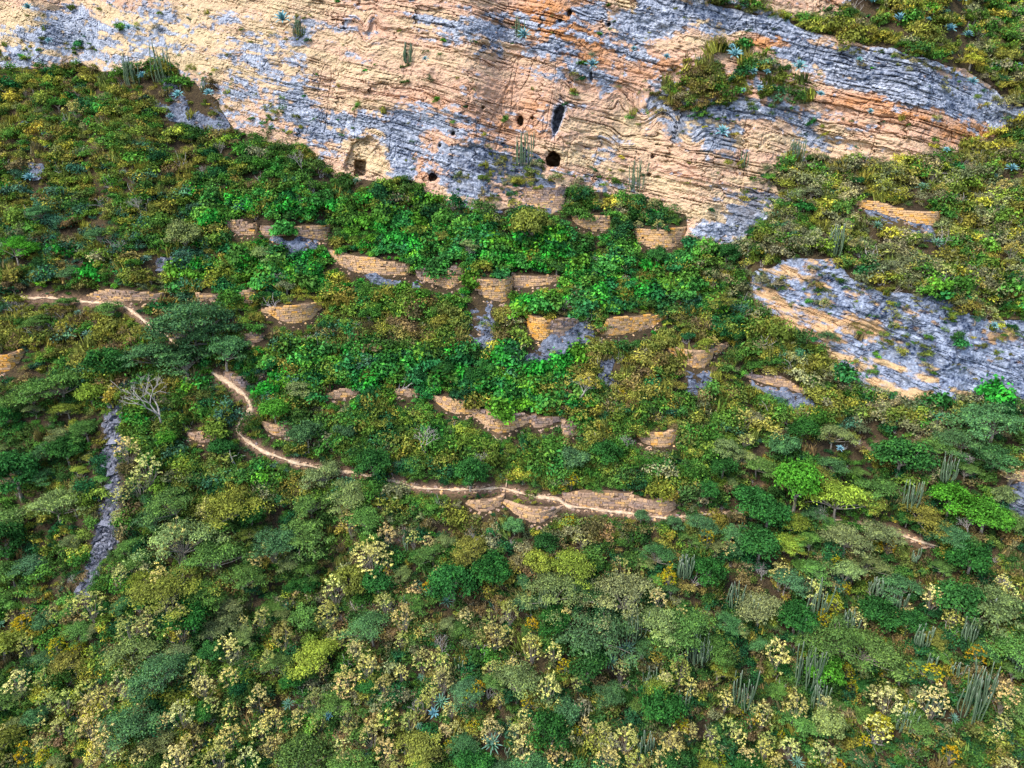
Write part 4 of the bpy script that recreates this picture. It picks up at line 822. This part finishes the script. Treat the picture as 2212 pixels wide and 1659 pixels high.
# blossom shrubs
R.seed(31)
def clear_of_hard(x, y, r): return cover(x, y, r, r * 0.9, hardT) < 0.12
def add_blossom(x, y, rpx, tint, look, name, group):
    if not clear_of_hard(x, y, rpx): y += rpx * 0.35
    tall = bool(forest(x, y)); sc = rpx / ppm(ground(x, y)) / 1.2; bx, by, p = base_for(x, y, (2.9 if tall else 1.6) * sc)
    o = plant(name, R.choice(BLOSS_T if tall else BLOSS), p, sc, R.uniform(0, 6.28), tint, ('crown', 'twigs'), squash=R.uniform(0.8, 1.25))
    tag(o, name, x, y, 'shrub', group, look)
for (x, y, r) in CREAM:
    r = r or R.uniform(13, 20) / .99; pale = x > 600 or y > 900
    c = R.choice([(0.50, 0.49, 0.17), (0.57, 0.55, 0.22), (0.44, 0.45, 0.14), (0.52, 0.48, 0.19), (0.38, 0.40, 0.12)]) if forest(x, y) else R.choice([(0.34, 0.36, 0.12), (0.40, 0.39, 0.13), (0.30, 0.33, 0.14), (0.38, 0.36, 0.10)])
    c = jit(c, 0.22)
    add_blossom(x, y, r * R.uniform(1.05, 1.3), c, ('cream-flowered' if forest(x, y) else 'pale yellow-green flowering') + ' shrub', 'blossom_shrub', 'pale flowering shrubs')
GOLD = survey('H 340,440,45 590,520,32 800,560,28 1460,140,42 1400,160,28 1280,870,28 860,1190,50 900,1140,36 1230,750,40 1390,520,42 2070,460,42 2010,480,32 1430,1020,45 1050,1030,32 1500,1420,40 870,1360,36 1340,1600,36 2150,1370,42 620,1620,26 720,1520,34 1200,1240,38 1440,440 1340,360 780,430,45 | I 1380,260,42 260,230,40 1050,610,50 1000,660,42 970,730,48 1110,530,36 1050,400,34 1130,1040,42 1220,1050,30 1210,900,36 1160,1140 1340,1340,58 1350,1410,48 1050,1400,32 860,1390,26 570,1330,36 460,1310,30 720,1450,22 1930,930,48 1660,1030,48 1520,1060,38 1780,1530,48 350,1590,34 410,1630,28 1080,1610 1240,1490 1350,1060,24 30,470,42 2210,880,45 100,1370,42 20,770,38 | G 350,910,48 470,900,40 130,720,55 1090,1010,24 500,1010,36 150,1530,52 270,1560,38 | E 1470,1420,45 1830,670,36 1770,880,32 1400,1460,36')
for (x, y, r) in GOLD:
    r = r or 12; c = jit(R.choice([(0.38, 0.33, 0.015), (0.42, 0.33, 0.02), (0.32, 0.33, 0.02), (0.42, 0.29, 0.015)]), 0.15)
    add_blossom(x, y, r * R.uniform(1.05, 1.3), c, 'golden yellow shrub', 'yellow_shrub', 'golden yellow shrubs')

# bare, bleached trees
R.seed(41)
for (x, y, hpx, leafy) in [(335,850,120,0),(917,954,68,0),(1353,950,42,0),(1044,990,36,0),(1252,832,78,1),(590,600,42,0),(270,535,36,0),(300,440,42,0),(1012,543,30,0),(1296,560,40,0),(2095,1132,46,0),(1648,1230,38,0),(2165,1255,36,0),(1033,1157,46,0),(2095,990,40,0),(290,1480,44,0),(1780,1110,40,0),(650,345,42,0),(955,1390,38,0),(475,320,30,0),(900,1530,34,0),(1165,1240,26,0),(455,1375,30,0),(1540,1225,28,0),(1350,600,26,0),(2056,1150,30,0),(160,1250,26,0),(480,1360,30,0),(700,1540,26,0),(2010,1450,26,0)]:
    hpx *= 1.3; p0 = ground(x, y); Hh = hpx / ppm(p0); bx, by, p = base_for(x, y, Hh * 0.55)
    me, tips = R.choice(DEAD); root = bpy.data.objects.new('bare_tree', None); COL.objects.link(root); root.location = p; root.scale = [Hh / 3.2] * 3; root.rotation_euler = (0, 0, R.uniform(0, 6.28))
    o = bpy.data.objects.new('branches', me); COL.objects.link(o); o.parent = root
    if leafy:
        rg = np.random.default_rng(3); cl = [(t[0], t[1], t[2], 0.22, 0.16, 0.5) for t in tips[::2]]
        lf = foliage('sparse_leaves', cl, 12, 0.07, 0.6, 0.3, rg); lf.materials.append(M_LEAF); o = bpy.data.objects.new('crown', lf); COL.objects.link(o); o.parent = root; o.color = (0.34, 0.30, 0.06, 1)
    tag(root, 'bare', x, y, 'tree', 'bare bleached trees', 'almost leafless yellow-tinged tree' if leafy else 'bare bleached grey tree')

# column cacti
R.seed(51)
for (x, y, h) in CACTI:
    p = ground(x, y); hm = h / ppm(p) * 1.2
    if forest(x, y): p = p + np.array([0, -1.0, 0.3])
    root = bpy.data.objects.new('column_cactus', None); COL.objects.link(root); root.location = p; root.empty_display_size = 0.4
    big = h > 38; n = R.randint(15, 26) if big else R.randint(6, 10)
    if (x < 1500 and y > 1075) and h < 40: n = R.randint(3, 5)
    rr = hm * (0.22 if big else 0.17)
    for i in range(n):
        a = i * 2.4 + R.uniform(-.4, .4); q = math.sqrt((i + 0.3) / n) * rr; s_ = hm * R.uniform(0.38, 1.0)
        o = bpy.data.objects.new('stem', R.choice(STEMS)); COL.objects.link(o); o.parent = root
        o.location = (math.cos(a) * q, math.sin(a) * q * 0.9, -0.15 + q * 0.1); o.rotation_euler = (R.gauss(0, .04) - 0.10 * math.sin(a) * q / rr, R.gauss(0, .04) + 0.10 * math.cos(a) * q / rr, a)
        w_ = 0.057 * R.uniform(0.85, 1.15); o.scale = (w_, w_, s_ / 60)
    tag(root, 'cactus', x, y - h * 0.4, 'cactus', 'columnar cactus clumps', ('tall many-stemmed column cactus' if n > 8 else 'small few-stemmed column cactus'))

# agaves and green rosettes
R.seed(61)
for lst, nm, cat, kindw in ((AGAVES, 'agave', 'agave', 'blue-green agave'), (ROSETTES, 'green_rosette', 'rosette plant', 'dark green spiky rosette')):
    for (x, y, r) in lst:
        p = ground(x, y); rm = r / ppm(p) * 1.25
        steep = samp(A, x, y) > 55
        p = p + np.array([0, -0.25, 0.15]) * (2.2 if forest(x, y) else 1.4) + (np.array([0, -0.75, 0.25]) if steep else 0)
        tl = math.radians(38 if steep else 24 if nm == 'agave' else 28); rz = R.uniform(0, 6.28)
        tint = jit((0.085, 0.25, 0.29), 0.2) if nm == 'agave' else jit((0.03, 0.12, 0.025), 0.2)
        rot = (Euler((tl, 0, 0)).to_matrix() @ Euler((0, 0, rz)).to_matrix()).to_euler()
        if r > 14.5:
            o = bpy.data.objects.new(nm, None); COL.objects.link(o)
            for m in rosette_mats(28 if nm == 'agave' else 32, R.randint(0, 9999)):
                l_ = bpy.data.objects.new('leaf', LEAF_MESH if nm == 'agave' else GLEAF_MESH); COL.objects.link(l_); l_.parent = o; l_.matrix_local = m; l_.color = tint + (1,)
        else:
            o = bpy.data.objects.new(nm, R.choice(AG_MESH if nm == 'agave' else GR_MESH)); COL.objects.link(o); o.color = tint + (1,)
        o.location = p; o.rotation_euler = rot; o.scale = [rm] * 3
        tag(o, nm, x, y, cat, 'blue-green agaves' if nm == 'agave' else 'dark green spiky rosettes', ('large ' if r > 14.5 else 'small ' if r < 9 else '') + kindw)

# ------------------------------------------------------------------ shrubs one can count, then the undergrowth mass
PAL = {'olive': [(.105,.12,.024),(.13,.13,.026),(.075,.10,.024),(.14,.14,.03)], 'green': [(.035,.10,.018),(.05,.115,.022),(.075,.12,.02)], 'bright': [(.02,.15,.02),(.03,.125,.025),(.06,.16,.018),(.02,.10,.03),(.045,.12,.02)],
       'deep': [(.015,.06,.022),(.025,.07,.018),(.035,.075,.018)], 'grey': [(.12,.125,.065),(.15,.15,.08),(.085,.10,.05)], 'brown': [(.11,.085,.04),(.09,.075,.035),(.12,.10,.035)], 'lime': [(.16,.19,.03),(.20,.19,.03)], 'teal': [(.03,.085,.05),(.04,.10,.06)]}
ZONES = [(200,330,330,180,1.5,'olive'),(200,330,330,180,.3,'brown'),(200,330,330,180,.8,'green'),(150,480,250,100,.7,'teal'),(150,300,250,100,.4,'lime'),(560,400,230,110,1.6,'green'),(600,370,260,80,.9,'deep'),(560,450,160,40,1.0,'bright'),
 (900,505,200,45,3.2,'bright'),(1060,560,260,40,3.6,'bright'),(1250,590,150,50,2.0,'bright'),(1230,650,180,30,2.6,'bright'),(640,600,130,50,1.5,'bright'),(950,470,260,40,1.4,'deep'),(1250,500,200,60,1.3,'deep'),(820,700,220,60,1.0,'olive'),(820,680,220,80,1.2,'green'),(900,740,130,40,.9,'brown'),
 (800,810,170,40,3.2,'bright'),(1010,845,150,40,3.6,'bright'),(1130,830,120,40,1.6,'bright'),(1000,780,180,40,1.2,'deep'),(620,650,80,25,1.6,'lime'),(1400,800,130,90,.7,'brown'),(1400,790,140,90,1.4,'olive'),(1480,680,100,60,1.0,'deep'),(1500,720,80,20,1.2,'lime'),
 (1950,420,300,120,1.0,'olive'),(1950,420,300,150,.5,'green'),(1950,450,300,150,1.5,'grey'),(1950,430,300,150,.4,'lime'),(2050,80,300,110,1.0,'olive'),(2050,80,300,110,.6,'green'),(2050,100,300,120,1.1,'grey'),(2080,60,250,90,.6,'lime'),(1560,180,180,80,1.2,'olive'),(1500,200,80,40,1.0,'brown'),(1650,180,100,60,.8,'deep'),
 (150,720,200,60,1.2,'olive'),(150,720,200,60,.5,'brown'),(400,900,160,120,1.0,'olive'),(400,950,160,80,.9,'green'),(850,960,250,70,1.5,'green'),(850,960,250,70,.8,'deep'),(1150,980,220,60,1.4,'green'),(1300,900,160,60,1.2,'olive'),(1350,1040,140,25,1.4,'green'),(1420,910,80,20,1.6,'green'),(1350,1050,140,25,.8,'lime'),
 (1650,850,200,90,1.3,'olive'),(1650,900,200,90,1.0,'green'),(1700,1000,300,100,1.4,'green'),(1900,900,250,60,.8,'grey'),(1100,390,120,60,1.2,'olive'),(1100,380,120,60,1.0,'grey'),(1350,450,120,40,1.4,'green'),(1420,460,80,40,1.0,'deep'),
 (300,1400,500,350,1.0,'green'),(150,1500,300,250,.5,'lime'),(1000,1450,450,250,.8,'brown'),(1000,1450,450,250,.6,'grey'),(1000,1450,450,250,.8,'olive'),(1000,1450,450,250,.6,'deep'),(1800,1400,500,300,1.3,'deep'),(1800,1450,500,300,.7,'olive'),(1800,1500,500,250,.5,'brown'),(1170,1090,80,15,2,'lime'),(1250,1130,300,30,1.2,'brown'),(1250,1130,300,30,.8,'olive')]
PN = list(PAL)
def zone_weights(x, y):
    w = np.zeros((len(x), len(PN))) + 0.03; w[:, PN.index('green')] += 0.10; w[:, PN.index('olive')] += 0.10; w[:, PN.index('deep')] += 0.05
    for (cx, cy, rx, ry, v, pn) in ZONES: w[:, PN.index(pn)] += v * np.exp(-((x - cx) / rx) ** 2 - ((y - cy) / ry) ** 2)
    return w
def pick(x, y, rg):
    w = zone_weights(x, y); n1 = np.stack([fbm(x / 45 + 31 * i, y / 35, 310 + i, 3) for i in range(len(PN))], 1)
    w = w * np.exp(2.2 * n1); c = np.cumsum(w / w.sum(1, keepdims=True), 1)
    return (rg.random(len(x))[:, None] > c).sum(1).clip(0, len(PN) - 1)
R.seed(71); nsh = 0; tries = 0; SH = []
prg = np.random.default_rng(17)
LOOK = {'olive': 'olive', 'green': 'green', 'bright': 'vivid green', 'deep': 'deep green', 'grey': 'grey-green', 'brown': 'brownish', 'lime': 'yellow-green', 'teal': 'bluish green'}
while nsh < 270 and tries < 20000:
    tries += 1; x = R.uniform(-20, 2232); y = R.uniform(0, 1130)
    if forest(x, y) or R.random() > samp(vegd, x, y) * 1.2 - 0.15: continue
    r = R.uniform(13, 25) * (0.85 + 0.25 * y / 1100)
    if not free(x, y, r, 0.8) or any((x - a) ** 2 + (y - b) ** 2 < (0.95 * (r + c)) ** 2 for a, b, c in SH): continue
    if cover(x, y, r, r * 0.8, hardT) > 0.02 or cover(x, y, r, r, rockT * (vegd < 0.4)) > 0.2: continue
    pn = PN[pick(np.array([x]), np.array([y]), prg)[0]]; tint = tuple(1.5 * v for v in jit(R.choice(PAL[pn]), 0.2))
    sc = r / ppm(ground(x, y)) / 1.25; bx, by, p = base_for(x, y, 1.0 * sc)
    o = plant('shrub', R.choice(SHRUB), p, sc, R.uniform(0, 6.28), tint, ('crown', 'stems'), squash=R.uniform(0.75, 1.1))
    tag(o, 'shrub', x, y, 'shrub', 'leafy shrubs between the terraces', LOOK[pn] + ' leafy shrub'); SH.append((x, y, r)); nsh += 1
print('shrubs', nsh, tries)

def make_sticks(seed, n=9):
    R.seed(seed); parts = []
    for i in range(n):
        a = R.uniform(0, 6.28); q = R.uniform(0.2, 0.8); e = (math.cos(a) * q, math.sin(a) * q, R.uniform(0.4, 1.05)); parts.append(limb((R.uniform(-.15, .15), R.uniform(-.15, .15), -0.1), e, 0.024, 0.008, 0.2, 4))
        if R.random() < .6: parts.append(limb(tuple(v * 0.6 for v in e), (e[0] + R.uniform(-.3, .3), e[1] + R.uniform(-.3, .3), e[2] * R.uniform(.6, 1.1)), 0.013, 0.006, 0.1, 3))
    return mesh_np('dry_sticks', *join(parts))
KIT = [make_bush(800 + i, 9, 60, 0.085) for i in range(6)] + [make_bush(820 + i, 8, 55, 0.07, 0.35, 0.6) for i in range(3)] + [make_tuft(840 + i) for i in range(3)] + [make_bush(860 + i, 10, 62, 0.10, 0.75, 0.6, 'creeper_clump', 0.5) for i in range(3)] + [make_sticks(880 + i) for i in range(3)]
kitcol = bpy.data.collections.new('scatter_kit')
for i, m in enumerate(KIT):
    m.materials.append(M_SCRUB if i < 15 else M_DEAD); o = bpy.data.objects.new('scatter_clump_%02d' % i, m); kitcol.objects.link(o)
def scatter(name, x, y, idx, scl, tint, rg, lift=0.0, **props):
    P = world(x, y, samp(DSURF, x, y)) + np.array([0, 0, lift]); n = len(x)
    rot = np.stack([rg.normal(size=n) * 0.18 + 0.25, rg.normal(size=n) * 0.18, rg.uniform(0, 6.28, n)], -1)
    me = bpy.data.meshes.new(name); me.vertices.add(n); me.vertices.foreach_set('co', P.astype(np.float32).ravel())
    for an, typ, arr, key in (('kit', 'INT', idx.astype(np.int32), 'value'), ('rot', 'FLOAT_VECTOR', rot, 'vector'), ('scl', 'FLOAT_VECTOR', scl, 'vector'), ('tint', 'FLOAT_COLOR', np.concatenate([tint, np.ones((n, 1))], 1), 'color')):
        at = me.attributes.new(an, typ, 'POINT'); at.data.foreach_set(key, np.ascontiguousarray(arr, dtype=np.int32 if typ == 'INT' else np.float32).ravel())
    o = obj(name, me, None, None, kind='stuff', **props)
    ng = bpy.data.node_groups.new(name, 'GeometryNodeTree')
    ng.interface.new_socket('Geometry', in_out='INPUT', socket_type='NodeSocketGeometry'); ng.interface.new_socket('Geometry', in_out='OUTPUT', socket_type='NodeSocketGeometry')
    N = ng.nodes; gi = N.new('NodeGroupInput'); go = N.new('NodeGroupOutput'); ip = N.new('GeometryNodeInstanceOnPoints'); ci = N.new('GeometryNodeCollectionInfo')
    ci.inputs['Collection'].default_value = kitcol; ci.inputs['Separate Children'].default_value = True; ci.inputs['Reset Children'].default_value = True
    ip.inputs['Pick Instance'].default_value = True
    def na(nm, t): q = N.new('GeometryNodeInputNamedAttribute'); q.data_type = t; q.inputs['Name'].default_value = nm; return q.outputs['Attribute']
    lk = ng.links.new
    lk(gi.outputs[0], ip.inputs['Points']); lk(ci.outputs[0], ip.inputs['Instance']); lk(na('kit', 'INT'), ip.inputs['Instance Index'])
    er = N.new('FunctionNodeEulerToRotation'); lk(na('rot', 'FLOAT_VECTOR'), er.inputs[0]); lk(er.outputs[0], ip.inputs['Rotation']); lk(na('scl', 'FLOAT_VECTOR'), ip.inputs['Scale'])
    lk(ip.outputs[0], go.inputs[0])
    md = o.modifiers.new('scatter', 'NODES'); md.node_group = ng
    return o
rg = np.random.default_rng(99)
N_ = 52000
x = rg.uniform(-330, 2540, N_); y = rg.uniform(-180, 1860, N_)
vd = samp(vegd, x, y); fo = forest(x, y)
bald = fbm(x / 40, y / 32, 205, 3)
keep = rg.random(N_) < vd * np.where(fo, 0.62, 1.0) * np.where(bald > 0.42, 0.45, 1.0)
x, y, fo = x[keep], y[keep], fo[keep]
P = world(x, y, samp(DSURF, x, y)); pp = W / 1.5 / (P[:, 1] * CP - P[:, 2] * SP)
pi_ = pick(x, y, rg); pi_ = np.where(fo & (rg.random(len(x)) < 0.40), np.where(rg.random(len(x)) < 0.7, PN.index('deep'), PN.index('brown')), pi_); pi_ = np.where(fo & (pi_ == PN.index('bright')), PN.index('green'), pi_); brt = pi_ == PN.index('bright')  # forest scrub tinted darker: shade between crowns painted into leaf colour
sc = (0.55 + 1.3 * rg.random(len(x)) ** 2.0) * np.where(fo, 0.72, 1.0) * np.where(brt, 1.05, 1.0)
onrock = samp(rockT, x, y) > 0.5; sc = np.where(onrock, sc * 0.5, sc)
pc = samp(pm, x, y); sc = np.where(pc > 0.1, sc * 0.55, sc)
# keep masonry, trail and caves in view: shrink, or else drop, clumps that would stand in front of them
def in_front(sc):
    hit = np.zeros(len(x))
    for dx_, dz_, wt in ((0, 0.1, 1), (-0.7, 0.45, 1), (0.7, 0.45, 1), (0, 0.85, 1.3), (0, 0.5, 1.3), (-0.4, 0.9, 1), (0.4, 0.9, 1), (0, -0.25, .5), (-0.5, -0.2, .4), (0.5, -0.2, .4)):
        Q = P.copy(); Q[:, 0] += dx_ * sc; Q[:, 2] += 1.3 * dz_ * sc; Q[:, 1] -= 0.6 * sc * (dz_ < 0); qx, qy = project(Q); hit += wt * samp(hardT, qx, qy)
    return hit
lim = np.where(rg.random(len(x)) < np.where(brt, 0.12, 0.08), 2.4, 0.5); ok = in_front(sc) < lim
s2 = sc * 0.45; ok2 = in_front(s2) < 0.5; s3 = sc * 0.26; ok3 = in_front(s3) < 0.9; sc = np.where(ok, sc, np.where(ok2, s2, s3)); ok = ok | ok2 | ok3
x, y, sc, pi_, brt, fo = x[ok], y[ok], sc[ok], pi_[ok], brt[ok], fo[ok]
tint = np.zeros((len(x), 3))
for i, pn in enumerate(PN):
    m = pi_ == i; pal = np.array(PAL[pn]); tint[m] = pal[rg.integers(0, len(pal), m.sum())]
tint *= 1.65 * (rg.uniform(0.7, 1.3, (len(x), 1))) * rg.uniform(0.9, 1.1, (len(x), 3))
dry = (pi_ == PN.index('brown')) | (pi_ == PN.index('olive'))
idx = rg.integers(0, 9, len(x)); idx = np.where(dry & (rg.random(len(x)) < 0.35), rg.integers(9, 12, len(x)), idx); idx = np.where(brt, rg.integers(12, 15, len(x)), idx); idx = np.where(~brt & (rg.random(len(x)) < 0.05), rg.integers(15, 18, len(x)), idx)
scl = np.stack([sc, sc, sc * rg.uniform(0.85, 1.3, len(x))], -1)
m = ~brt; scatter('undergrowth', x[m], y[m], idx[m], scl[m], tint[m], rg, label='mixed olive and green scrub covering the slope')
m = brt; scatter('creeper', x[m], y[m], idx[m], scl[m], tint[m], rg, lift=0.1, label='vivid green creeper smothering the terrace tops')
print('scrub', len(x), brt.sum())

# loose stones of the scree and along the trail
M_SCREE = rock_material('scree_stone', (0.3, 0.2, 0.1), (0.3, 0.2, 0.12), (0.3, 0.15, 0.06), (0.03, 0.035, 0.05), (0.20, 0.21, 0.26))
R.seed(81); srg = np.random.default_rng(81)
def stone_field(name, polys, n, s0, s1, lab):
    V = []; F = []; k = 0; base = np.array([(-1,-1,-.6),(1,-1,-.6),(1,1,-.6),(-1,1,-.6),(-.7,-.7,.6),(.7,-.7,.6),(.7,.7,.6),(-.7,.7,.6)], float)
    M_ = np.zeros_like(D)
    for P_ in polys: M_ = np.maximum(M_, poly_mask(P_))
    while k < n:
        q = R.choice(polys); xx = R.uniform(min(p[0] for p in q) - 5, max(p[0] for p in q) + 5); yy = R.uniform(min(p[1] for p in q) - 5, max(p[1] for p in q) + 5)
        if samp(M_, xx, yy) < 0.3: continue
        p = ground(xx, yy); s_ = R.uniform(s0, s1) * (1 + (R.random() < .08)); rt = np.array(Euler((R.uniform(-.5, .5), R.uniform(-.5, .5), R.uniform(0, 6))).to_matrix())
        v = base * (1 + srg.normal(size=(8, 3)) * 0.18) * s_ * np.array([R.uniform(.7, 1.3), 1, R.uniform(.5, .9)]); V.append(v @ rt.T + p); F.append(BOXF[:, ::-1] + 8 * k); k += 1
    V = np.concatenate(V); F = np.concatenate(F); tn = np.repeat(srg.random(n), 6)
    z0 = np.zeros(len(F)); me = mesh_np(name, V, F, {'grey': ('FACE', 'FLOAT', z0 + 1), 'tone': ('FACE', 'FLOAT', tn), 'warm': ('FACE', 'FLOAT', z0 + .3), 'dark': ('FACE', 'FLOAT', z0)})
    return obj(name, me, M_SCREE, None, kind='stuff', label=lab)
def fallen_stones():
    V = []; F = []; TN = []; k = 0
    base = np.array([(-1,-1,-.6),(1,-1,-.6),(1,1,-.6),(-1,1,-.6),(-.7,-.7,.6),(.7,-.7,.6),(.7,.7,.6),(-.7,.7,.6)], float)
    spots = []
    for lab, tone, stain, xs, yt, yb, Dw in wall_geo:
        for _ in range(int(4 + (xs[-1] - xs[0]) * 0.10)): i = R.randrange(len(xs)); spots.append((xs[i] + R.gauss(0, 3), yb[i] + 3 + abs(R.gauss(0, 5)), R.uniform(0.06, 0.15), tone * 0.6))
    for t, q in pathpts[:1]:
        for _ in range(700): i = R.randrange(len(q)); spots.append((q[i, 0] + R.gauss(0, 3), q[i, 1] + R.choice((-1, 1)) * abs(R.gauss(4.5, 2)), R.uniform(0.05, 0.15), 0.3))
    for (xx, yy, s_, tn) in spots:
        p = ground(xx, yy); rt = np.array(Euler((R.uniform(-.6, .6), R.uniform(-.6, .6), R.uniform(0, 6))).to_matrix())
        V.append((base * (1 + srg.normal(size=(8, 3)) * 0.15) * s_ * np.array([R.uniform(.8, 1.5), 1, R.uniform(.5, .9)])) @ rt.T + p); F.append(BOXF[:, ::-1] + 8 * k); TN.append(min(max(tn + R.gauss(0, .2), 0), 1)); k += 1
    n6 = np.repeat(TN, 6); return obj('fallen_stones', mesh_np('fallen_stones', np.concatenate(V), np.concatenate(F), {'tone': ('FACE', 'FLOAT', n6), 'stain': ('FACE', 'FLOAT', np.clip(np.repeat(srg.normal(.3, .3, len(TN)), 6), 0, .9))}), M_STONE, None, kind='stuff', label='fallen tan stones along wall feet and trail')
fallen_stones()
stone_field('rubble', SCREE, 2600, 0.10, 0.26, 'loose blue-grey scree stones in gaps of the scrub')

# ------------------------------------------------------------------ one label for each plant: its look and where it stands
LAND = [(1063,625,'the round tower'),(634,678,'the half-moon bastion'),(1420,948,'the round bastion'),(1493,775,'the shrub-topped bastion'),(1158,710,'the tall deep orange wall'),(1365,703,'the long orange wall'),(1935,458,'the long slanting right wall'),(1152,1108,'the most forward curved wall'),(1040,1092,'the short forward wall'),(1290,1080,'the long low trail wall'),(1430,1090,'the half-round wall end'),(1088,912,'the black stained wall'),(975,875,'the creeper-hung tan wall'),(1240,930,'the small masonry pier'),(735,850,'the narrow tan wall strip'),(600,930,'the low curved wall'),(435,945,'the small brown wall'),(15,785,'the left edge orange wall'),(235,640,'the pale upper trail wall'),(800,570,'the long creeper wall'),(665,503,'the reddish blocky wall'),(520,492,'the left pink wall'),(1275,480,'the wall below big cave'),(1425,515,'the pinkish cliff-foot wall'),(1175,430,'the bushy ledge wall'),(1672,825,'the low earthy bank wall'),(1195,343,'the biggest cave'),(1202,255,'the tall slot cave'),(935,383,'the lone left cave'),(778,362,'the arched alcove'),(545,880,'the trail bend'),(1093,1054,'the trail fork'),(1940,1155,'the right trail stretch'),(235,1150,'the grey scree chute'),(250,910,'the upper scree patch'),(335,845,'the big pale bare tree'),(1040,700,'the bluish crag'),(1313,815,'the upright rock stub'),(1950,740,'the bluish lower cliff'),(78,365,'the pale rock boss'),(410,250,'the speckled grey rock'),(1570,190,'the green cliff ledge'),(1352,1403,'the largest green rosette'),(967,1538,'the agave beside green rosette'),(713,1541,'the lone bottom agave'),(1733,1410,'the densest cactus stand'),(1364,1330,'the white-stemmed cactus clump'),(1779,1462,'the fresh green tree amid cacti'),(757,1262,'the rounded olive tree'),(0,1659,"the photo's bottom left corner"),(2212,1659,"the photo's bottom right corner"),(1106,1659,'the middle of the bottom edge'),(0,1300,'the left edge halfway down forest'),(2212,1350,'the right edge beside cacti'),(2212,0,"the photo's top right corner"),(0,0,"the photo's top left corner"),(550,1659,'the bottom edge left of middle'),(1660,1659,'the bottom edge right of middle'),(480,1400,'the left forest centre'),(620,165,'the big cliff agave'),(2190,1070,'the right edge grey rock'),(1630,490,'the dark cliff toe'),(2212,500,'the right edge slope')]
ORD = ['nearest', 'second nearest', 'third nearest', 'fourth nearest', 'fifth nearest', 'sixth nearest', 'seventh nearest', 'eighth nearest', 'ninth nearest', 'tenth nearest', 'eleventh nearest', 'twelfth nearest']
cells = {}
for (o, x, y, look, kind) in plants:
    best = min(LAND, key=lambda l: math.hypot(l[0] - x, l[1] - y) + (60 if math.hypot(l[0] - x, l[1] - y) < 8 else 0))
    dx, dy = x - best[0], y - best[1]; a = math.degrees(math.atan2(dy, dx)) % 360
    rel = ['right of', 'below right of', 'below', 'below left of', 'left of', 'above left of', 'above', 'above right of'][int((a + 22.5) // 45) % 8]
    cells.setdefault((look, best[2], rel), []).append((math.hypot(dx, dy), o))
for (look, lm_, rel), lst in cells.items():
    lst.sort(key=lambda q: q[0])
    for i, (dist, o) in enumerate(lst):
        o['label'] = look + ' ' + rel + ' ' + lm_ if len(lst) == 1 else look + ', ' + ORD[min(i, 11)] + ' ' + rel + ' ' + lm_
